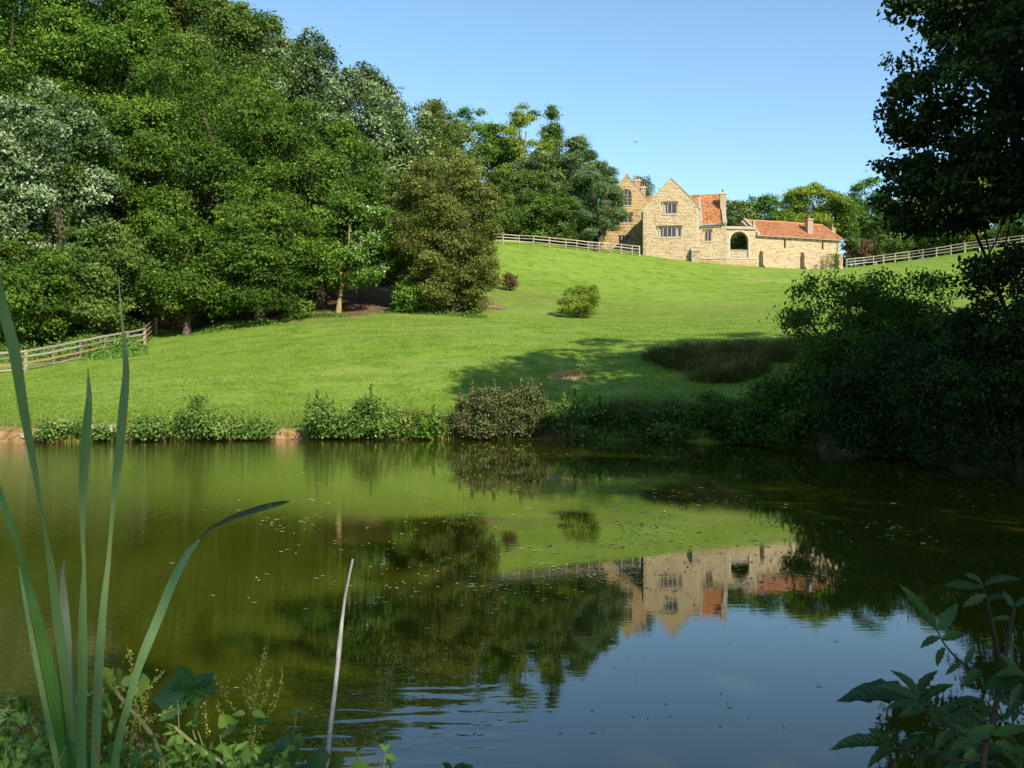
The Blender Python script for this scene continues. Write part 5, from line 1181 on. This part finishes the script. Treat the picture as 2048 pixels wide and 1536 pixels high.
LV = {'bramble': leaf_variants('bramble_leaf', n=10, w=.68, serr=.10, peak=.42), 'young': leaf_variants('young_leaf', n=8, w=.5, serr=.05), 'elder': leaf_variants('elder_leaf', n=10, w=.46, serr=.09, peak=.45),
      'round': leaf_variants('young_leaf', n=8, w=.95, serr=.03, peak=.48), 'reddish': leaf_variants('reddish_leaf', n=8, w=.6, serr=.09), 'narrow': leaf_variants('bramble_leaf', n=6, w=.22, serr=.0)}
LR = random.Random(11)
def put_leaf(root, base, tip, D, kind='bramble', wf=1.0, D2=None, tilt=None):
    """base and tip in pixels; the blade faces roughly the camera with its own tilt"""
    a = at(base[0], base[1], D); b = at(tip[0], tip[1], D2 if D2 else D + LR.uniform(-.03, .03))
    X = b - a; L = X.length; X.normalize(); view = (Vector((0, 0, CAMH)) - a).normalized()
    N = (view * .75 + Vector((0, 0, .9)) + Vector((LR.uniform(-.5, .5), LR.uniform(-.5, .5), LR.uniform(-.4, .4)))) if tilt is None else tilt
    N = (N - X * N.dot(X)).normalized(); Y = N.cross(X)
    o = bpy.data.objects.new('leaf', LR.choice(LV[kind])); COL.objects.link(o); o.parent = root
    M = Matrix((( X.x*L, Y.x*L*wf, N.x*L, 0), (X.y*L, Y.y*L*wf, N.y*L, 0), (X.z*L, Y.z*L*wf, N.z*L, 0), (0, 0, 0, 1))); M.translation = a - root.location
    o.matrix_local = M
    return o
def stem(root, pts, w, D, mat='stem_green', name='stem', tip=.4):
    P3 = [at(p[0], p[1], p[2] if len(p) > 2 else D) - root.location for p in pts]
    # smooth the polyline a little
    Q = []; n = len(P3)
    for i in range(n - 1):
        for t in (0, .33, .66):
            p0, p1, p2, p3 = P3[max(i-1,0)], P3[i], P3[i+1], P3[min(i+2,n-1)]
            Q.append(.5 * (2*p1 + (p2-p0)*t + (2*p0-5*p1+4*p2-p3)*t*t + (3*p1-p0-3*p2+p3)*t**3))
    Q.append(P3[-1]); r = [(w / 2 * D / F) * (1 - (1 - tip) * i / (len(Q) - 1)) for i in range(len(Q))]
    V, Fc = tube_arrays(Q, r, 6); return link(name, np_mesh(name, V, Fc, 4, smooth=True), MATS[mat], root)
def plant_root(name, label, cat, px, D, group=None):
    p = at(px, 1536, D); r_ = empty(name, (p.x, D, max(0, gz(p.x, D)))); tag(r_, label, cat, group); return r_
def trifoliate(root, c, size, ang, D, kind='bramble', wf=1.0):
    for da, s_ in ((0, 1.0), (75, .8), (-75, .8)):
        t = R(ang + da); put_leaf(root, c, (c[0] + math.cos(t) * size * s_, c[1] - math.sin(t) * size * s_), D, kind, wf)

# bramble with two big leaves in the middle of the left corner
b1 = plant_root('bramble', 'dark green bramble with broad ribbed leaves right of the cattail', 'bramble', 400, 1.75)
stem(b1, [(330,1560),(345,1480),(372,1420),(385,1375)], 5, 1.75, 'stem_dark')
for a_, b_, k_ in (((385,1372),(352,1330),'bramble'),((385,1372),(430,1345),'bramble'),((385,1374),(362,1352),'bramble'),((383,1376),(305,1398),'bramble'),((386,1374),(440,1372),'bramble'),((384,1378),(395,1410),'bramble'),((383,1376),(330,1410),'bramble')):
    put_leaf(b1, a_, b_, 1.75, k_, 1.25)
put_leaf(b1, (380,1385), (318,1442), 1.74, 'bramble', 1.2); put_leaf(b1, (412,1390), (430,1378), 1.74, 'bramble', 1)
stem(b1, [(440,1385),(480,1383),(520,1388)], 3, 1.75, 'stem_green')
# the hairy woody bramble shoot across the corner
b2 = plant_root('bramble', 'arching bramble shoot with pale young leaves at its tip', 'bramble', 420, 1.55)
stem(b2, [(230,1380),(262,1420),(300,1465),(325,1520),(330,1560)], 9, 1.5, 'stem_olive', tip=.9)
stem(b2, [(350,1455),(372,1475),(410,1505),(450,1530),(480,1560)], 8, 1.55, 'stem_olive', tip=1.0)
stem(b2, [(358,1460),(357,1430),(355,1400)], 3, 1.5, 'stem_olive')
for a_, b_ in (((352,1462),(330,1450)),((352,1462),(327,1460)),((352,1464),(325,1469)),((354,1462),(336,1444))): put_leaf(b2, a_, b_, 1.55, 'young', .5)
for a_, b_, k_ in (((358,1470),(330,1495),'young'),((356,1470),(362,1495),'young'),((388,1445),(396,1422),'young'),((386,1448),(370,1447),'young'),((388,1450),(406,1440),'young')): put_leaf(b2, a_, b_, 1.53, k_, 1)
stem(b2, [(392,1480),(386,1462),(388,1446)], 3, 1.54, 'stem_olive'); stem(b2, [(405,1490),(398,1468),(390,1448)], 3, 1.54, 'stem_olive')
# round leaved plant behind the cattail
b3 = plant_root('bindweed', 'plant with bright rounded leaves behind the cattail blades', 'plant', 230, 1.65)
stem(b3, [(215,1560),(222,1480),(218,1420),(214,1385)], 4, 1.65); stem(b3, [(285,1540),(280,1450),(272,1400)], 4, 1.65)
for a_, b_, k_ in (((222,1382),(205,1335),'round'),((232,1380),(243,1345),'round'),((262,1378),(300,1362),'round'),((262,1372),(248,1352),'round'),((205,1385),(180,1380),'young'),((180,1395),(140,1398),'bramble'),((180,1398),(215,1392),'bramble'),((200,1418),(228,1424),'round'),((170,1405),(148,1415),'bramble')): put_leaf(b3, a_, b_, 1.65, k_, 1.05)
for a_, b_ in (((240,1480),(212,1522)),((235,1475),(258,1450)),((232,1470),(262,1462)),((224,1440),(220,1462))): put_leaf(b3, a_, b_, 1.6, 'young', .75)
# docks with seeding sprays
def seed_spray(root, pts, D, n, rs, spread=4, size=4.5, seed=0):
    rg = np.random.default_rng(seed); stem(root, pts, 2.0, D, 'stem_olive')
    P2 = np.array([p[:2] for p in pts], float); t = rg.uniform(0.05, 1, n) * (len(P2) - 1); i = np.minimum(t.astype(int), len(P2) - 2); u = (t - i)[:, None]
    c = P2[i] * (1 - u) + P2[i + 1] * u + rg.normal(size=(n, 2)) * spread
    C = np.array([list(at(a, b, D + rg.normal() * .008)) for a, b in c]) - np.array(root.location)
    V, Fc = leaf_quads(C, unit(rg.normal(size=(n, 3)) + np.array([0, -1, .5])), size * D / F, size * D / F * .9, rg, fold=.35)
    o = link('seeds', np_mesh('seeds', V, Fc, 4, tint=np.repeat(rg.random(n), 4)), MATS['seed'], root); return o
d1 = plant_root('dock_plant', 'seeding dock with yellowish seed spikes beside the bent leaf', 'plant', 260, 1.5)
for k_, (pts_, n_) in enumerate((([(255,1294),(262,1330),(272,1370),(270,1420),(262,1480),(258,1560)], 130), ([(225,1335),(230,1375),(245,1410)], 26), ([(330,1340),(305,1365),(290,1400),(270,1430)], 60), ([(350,1418),(320,1430),(290,1440),(262,1445)], 60), ([(225,1380),(245,1375),(262,1400)], 40), ([(280,1390),(290,1420),(268,1450)], 50))): seed_spray(d1, pts_, 1.5, n_, 0, seed=k_)
d2 = plant_root('dock_plant', 'tall seeding dock with red specked spikes in front of the dark water', 'plant', 500, 1.7)
for k_, (pts_, n_) in enumerate((([(532,1290),(522,1330),(515,1370),(510,1410),(500,1470),(480,1560)], 150), ([(495,1345),(500,1380),(508,1420)], 45), ([(545,1350),(535,1380),(520,1420),(508,1470)], 70), ([(565,1335),(562,1370),(550,1410),(535,1430)], 40), ([(428,1345),(445,1370),(455,1395),(475,1430)], 40), ([(435,1400),(440,1425),(455,1450)], 26), ([(480,1350),(490,1385),(503,1430)], 40), ([(412,1400),(411,1440),(414,1475)], 22), ([(530,1440),(515,1475),(500,1500)], 70), ([(470,1500),(490,1490),(510,1480)], 50))): seed_spray(d2, pts_, 1.7, n_, 0, seed=20 + k_)
for a_, b_, k_ in (((505,1425),(530,1432),'young'),((505,1445),(545,1438),'narrow'),((490,1430),(465,1425),'young'),((470,1455),(440,1470),'bramble'),((455,1450),(442,1432),'round'),((460,1450),(478,1436),'bramble'),((480,1470),(500,1460),'bramble'),((450,1480),(470,1495),'bramble'),((470,1500),(440,1505),'bramble')): put_leaf(d2, a_, b_, 1.68, k_, 1.2)
stem(d2, [(440,1470),(446,1510),(452,1560)], 4, 1.68, 'stem_green')
# cleavers with whorls of narrow leaves
def cleaver(label, pts, D, whorls, r_, seed):
    root = plant_root('cleavers', label, 'plant', pts[-1][0], D, 'cleavers along the near bank'); stem(root, pts, 5, D, 'stem_green', tip=.7)
    rg = random.Random(seed)
    for (cx_, cy_, rr) in whorls:
        for k_ in range(7):
            a_ = R(k_ * 51 + rg.uniform(-12, 12)); put_leaf(root, (cx_, cy_), (cx_ + math.cos(a_) * rr, cy_ - math.sin(a_) * rr * .7 - 2), D, 'narrow', 1)
    return root
cleaver('upright cleavers with a whorled top left of the dead stalk', [(594,1420),(588,1460),(580,1510),(570,1570)], 1.7, [(593,1424,17),(586,1462,20)], 0, 1)
cleaver('small whorled sprig at the bottom right of the dead stalk', [(716,1500),(714,1530),(712,1570)], 1.8, [(716,1502,12)], 0, 2)
cleaver('cleavers under the bramble shoot', [(380,1500),(381,1530),(382,1570)], 1.45, [(380,1500,16),(381,1525,18)], 0, 3)
cleaver('cleavers beside the foot of the cattail', [(136,1490),(120,1520),(100,1560)], 1.35, [(136,1492,22)], 0, 4)
cleaver('cleavers in the bottom left corner', [(20,1400),(15,1460),(10,1560)], 1.5, [(20,1402,16),(17,1435,20),(14,1470,20)], 0, 5)
cleaver('cleavers in the litter between cattail and bramble', [(300,1470),(310,1510),(315,1560)], 1.4, [(302,1478,20),(310,1515,22)], 0, 6)
# left corner sprigs
b4 = plant_root('bramble', 'small bramble sprigs in the bottom left corner', 'bramble', 60, 1.65)
stem(b4, [(120,1560),(90,1500),(60,1440),(42,1400)], 5, 1.65, 'stem_olive')
for a_, b_, k_ in (((45,1420),(36,1396),'bramble'),((44,1424),(48,1398),'bramble'),((22,1428),(-8,1436),'round'),((30,1426),(48,1440),'round'),((60,1445),(38,1452),'bramble'),((70,1462),(104,1458),'round'),((66,1470),(50,1470),'young'),((62,1440),(78,1432),'bramble'),((10,1455),(-12,1470),'bramble'),((20,1450),(30,1470),'bramble'),((80,1450),(92,1440),'bramble')): put_leaf(b4, a_, b_, 1.65, k_, 1)
stem(b4, [(-10,1421),(20,1421),(34,1420)], 3, 1.7, 'dead_stem', name='dead_stalk')
# bramble leaves right of the docks, at the bottom
b5 = plant_root('bramble', 'low bramble with broad ribbed leaves at the foot of the dead stalk', 'bramble', 600, 1.75)
stem(b5, [(640,1570),(610,1530),(590,1500)], 5, 1.75)
for a_, b_, k_ in (((585,1500),(550,1475),'bramble'),((590,1498),(600,1465),'bramble'),((592,1505),(560,1515),'bramble'),((600,1540),(560,1520),'bramble'),((610,1535),(660,1512),'bramble'),((640,1545),(690,1522),'bramble'),((640,1550),(600,1548),'bramble'),((560,1540),(520,1520),'bramble'),((700,1540),(740,1528),'bramble'),((530,1545),(500,1515),'bramble')): put_leaf(b5, a_, b_, 1.75, k_, 1.25)
b6 = plant_root('seedling', 'pale green seedling at the bottom edge against the blue reflection', 'plant', 775, 1.8)
stem(b6, [(766,1570),(768,1530),(772,1500)], 3, 1.8, 'stem_olive')
for a_, b_, k_ in (((772,1502),(760,1486),'young'),((772,1502),(784,1484),'young'),((770,1515),(800,1520),'young'),((770,1520),(788,1536),'young')): put_leaf(b6, a_, b_, 1.8, k_, .9)
b7 = plant_root('seedling', 'dark leaf tips just showing at the bottom edge below the blue water', 'plant', 905, 1.8)
stem(b7, [(905,1580),(905,1545)], 3, 1.8)
for a_, b_ in (((905,1540),(885,1526)),((905,1540),(930,1524)),((908,1542),(948,1532))): put_leaf(b7, a_, b_, 1.8, 'elder', 1)
# grassy litter and dead leaves at the very bottom
rng4 = np.random.default_rng(44)
n = 1500; px = rng4.uniform(-20, 600, n); D = rng4.uniform(1.45, 1.95, n); py = rng4.uniform(1490, 1640, n) - 20 * np.exp(-((px - 60) / 120) ** 2)
P0 = np.array([list(at(a, b, c)) for a, b, c in zip(px, py, D)])
V, Fc = leaf_quads(P0, unit(rng4.normal(size=(n, 3)) + np.array([0, -.6, .8])), .026, .014, rng4)
tag(link('low_weeds', np_mesh('low_weeds', V, Fc, 4, tint=np.repeat(rng4.random(n), 4)), MATS['nettle']), 'tangle of small weeds at the bottom left', 'weeds', kind='stuff')
n = 150; px = rng4.uniform(20, 330, n); D = rng4.uniform(1.5, 1.8, n); py = rng4.uniform(1430, 1560, n)
P0 = np.array([list(at(a, b, c)) for a, b, c in zip(px, py, D)])
V, Fc = leaf_quads(P0, unit(rng4.normal(size=(n, 3)) + np.array([0, -.6, .8])), .014, .008, rng4, fold=.3)
tag(link('dead_litter', np_mesh('dead_litter', V, Fc, 4, tint=rng4.random(len(V))), MATS['copper']), 'dried pinkish flower heads and dead leaves among the weeds', 'dead leaves', kind='stuff')

# ---- elder sapling in the bottom right corner
e1 = plant_root('elder_sapling', 'dark elder sapling with toothed leaves filling the bottom right corner', 'sapling', 1990, 1.5)
for pts_, w_ in (([(1965,1560),(1968,1500),(1990,1420),(2005,1340),(2018,1270),(2030,1210)], 15), ([(2004,1340),(1990,1270),(1978,1215),(1965,1170)], 8), ([(1990,1400),(2020,1380),(2050,1350)], 9), ([(1972,1490),(1930,1470),(1880,1440),(1835,1405)], 7), ([(1968,1520),(1900,1520),(1820,1500),(1760,1492)], 7), ([(1996,1370),(1930,1330),(1890,1290),(1870,1250)], 6)): stem(e1, pts_, w_, 1.5, 'stem_dark')
EL = [((1842,1405),(1683,1374)),((1835,1402),(1752,1362)),((1836,1398),(1795,1335)),((1838,1398),(1865,1335)),((1842,1400),(1900,1365)),((1840,1412),(1772,1408)),((1850,1415),(1800,1428)),((1860,1420),(1910,1430)),
 ((1775,1494),(1664,1478)),((1780,1490),(1745,1460)),((1790,1492),(1790,1455)),((1785,1498),(1735,1525)),((1800,1500),(1840,1470)),((1810,1503),(1800,1535)),
 ((1872,1250),(1800,1168)),((1875,1262),(1835,1225)),((1878,1262),(1915,1205)),((1880,1275),(1840,1290)),((1885,1280),(1930,1262)),((1890,1295),(1870,1330)),
 ((1966,1172),(1888,1170)),((1966,1170),(1935,1145)),((1968,1170),(2040,1150)),((1972,1190),(1925,1212)),((1976,1200),(2030,1190)),((2028,1215),(2060,1190)),((2028,1215),(2005,1180)),
 ((2025,1240),(1985,1235)),((2030,1250),(2060,1262)),((2050,1350),(1990,1345)),((2046,1350),(2000,1310)),((2040,1360),(1965,1375)),((2045,1368),(2020,1410)),((2040,1380),(1980,1400)),
 ((1990,1450),(1900,1500)),((1985,1470),(2060,1450)),((1985,1480),(1920,1530)),((1990,1490),(2050,1510)),((1960,1510),(1880,1545)),((2000,1500),(2060,1540)),((1940,1475),(1905,1445)),((1930,1480),(1950,1435)),((1900,1460),(1870,1495)),((1880,1460),(1860,1420)),((1970,1420),(1920,1400)),((1975,1410),(2010,1440)),((1960,1340),(1930,1365)),((1930,1330),(1950,1290)),((1920,1325),(1890,1350)),((2000,1300),(1960,1290)),((2008,1290),(2050,1300)),((1900,1520),(1860,1540)),((1840,1515),(1880,1500)),((1850,1510),(1830,1545))]
for i, (a_, b_) in enumerate(EL): put_leaf(e1, a_, b_, 1.5 + LR.uniform(-.06, .08), 'elder', LR.uniform(.6, .88))
for i in range(70):
    cx_, cy_ = LR.uniform(1850, 2070), LR.uniform(1400, 1560); an = LR.uniform(0, 6.28); L_ = LR.uniform(30, 75)
    put_leaf(e1, (cx_, cy_), (cx_ + math.cos(an) * L_, cy_ - math.sin(an) * L_ * .6), 1.5 + LR.uniform(.02, .25), 'elder', LR.uniform(.6, 1.0))
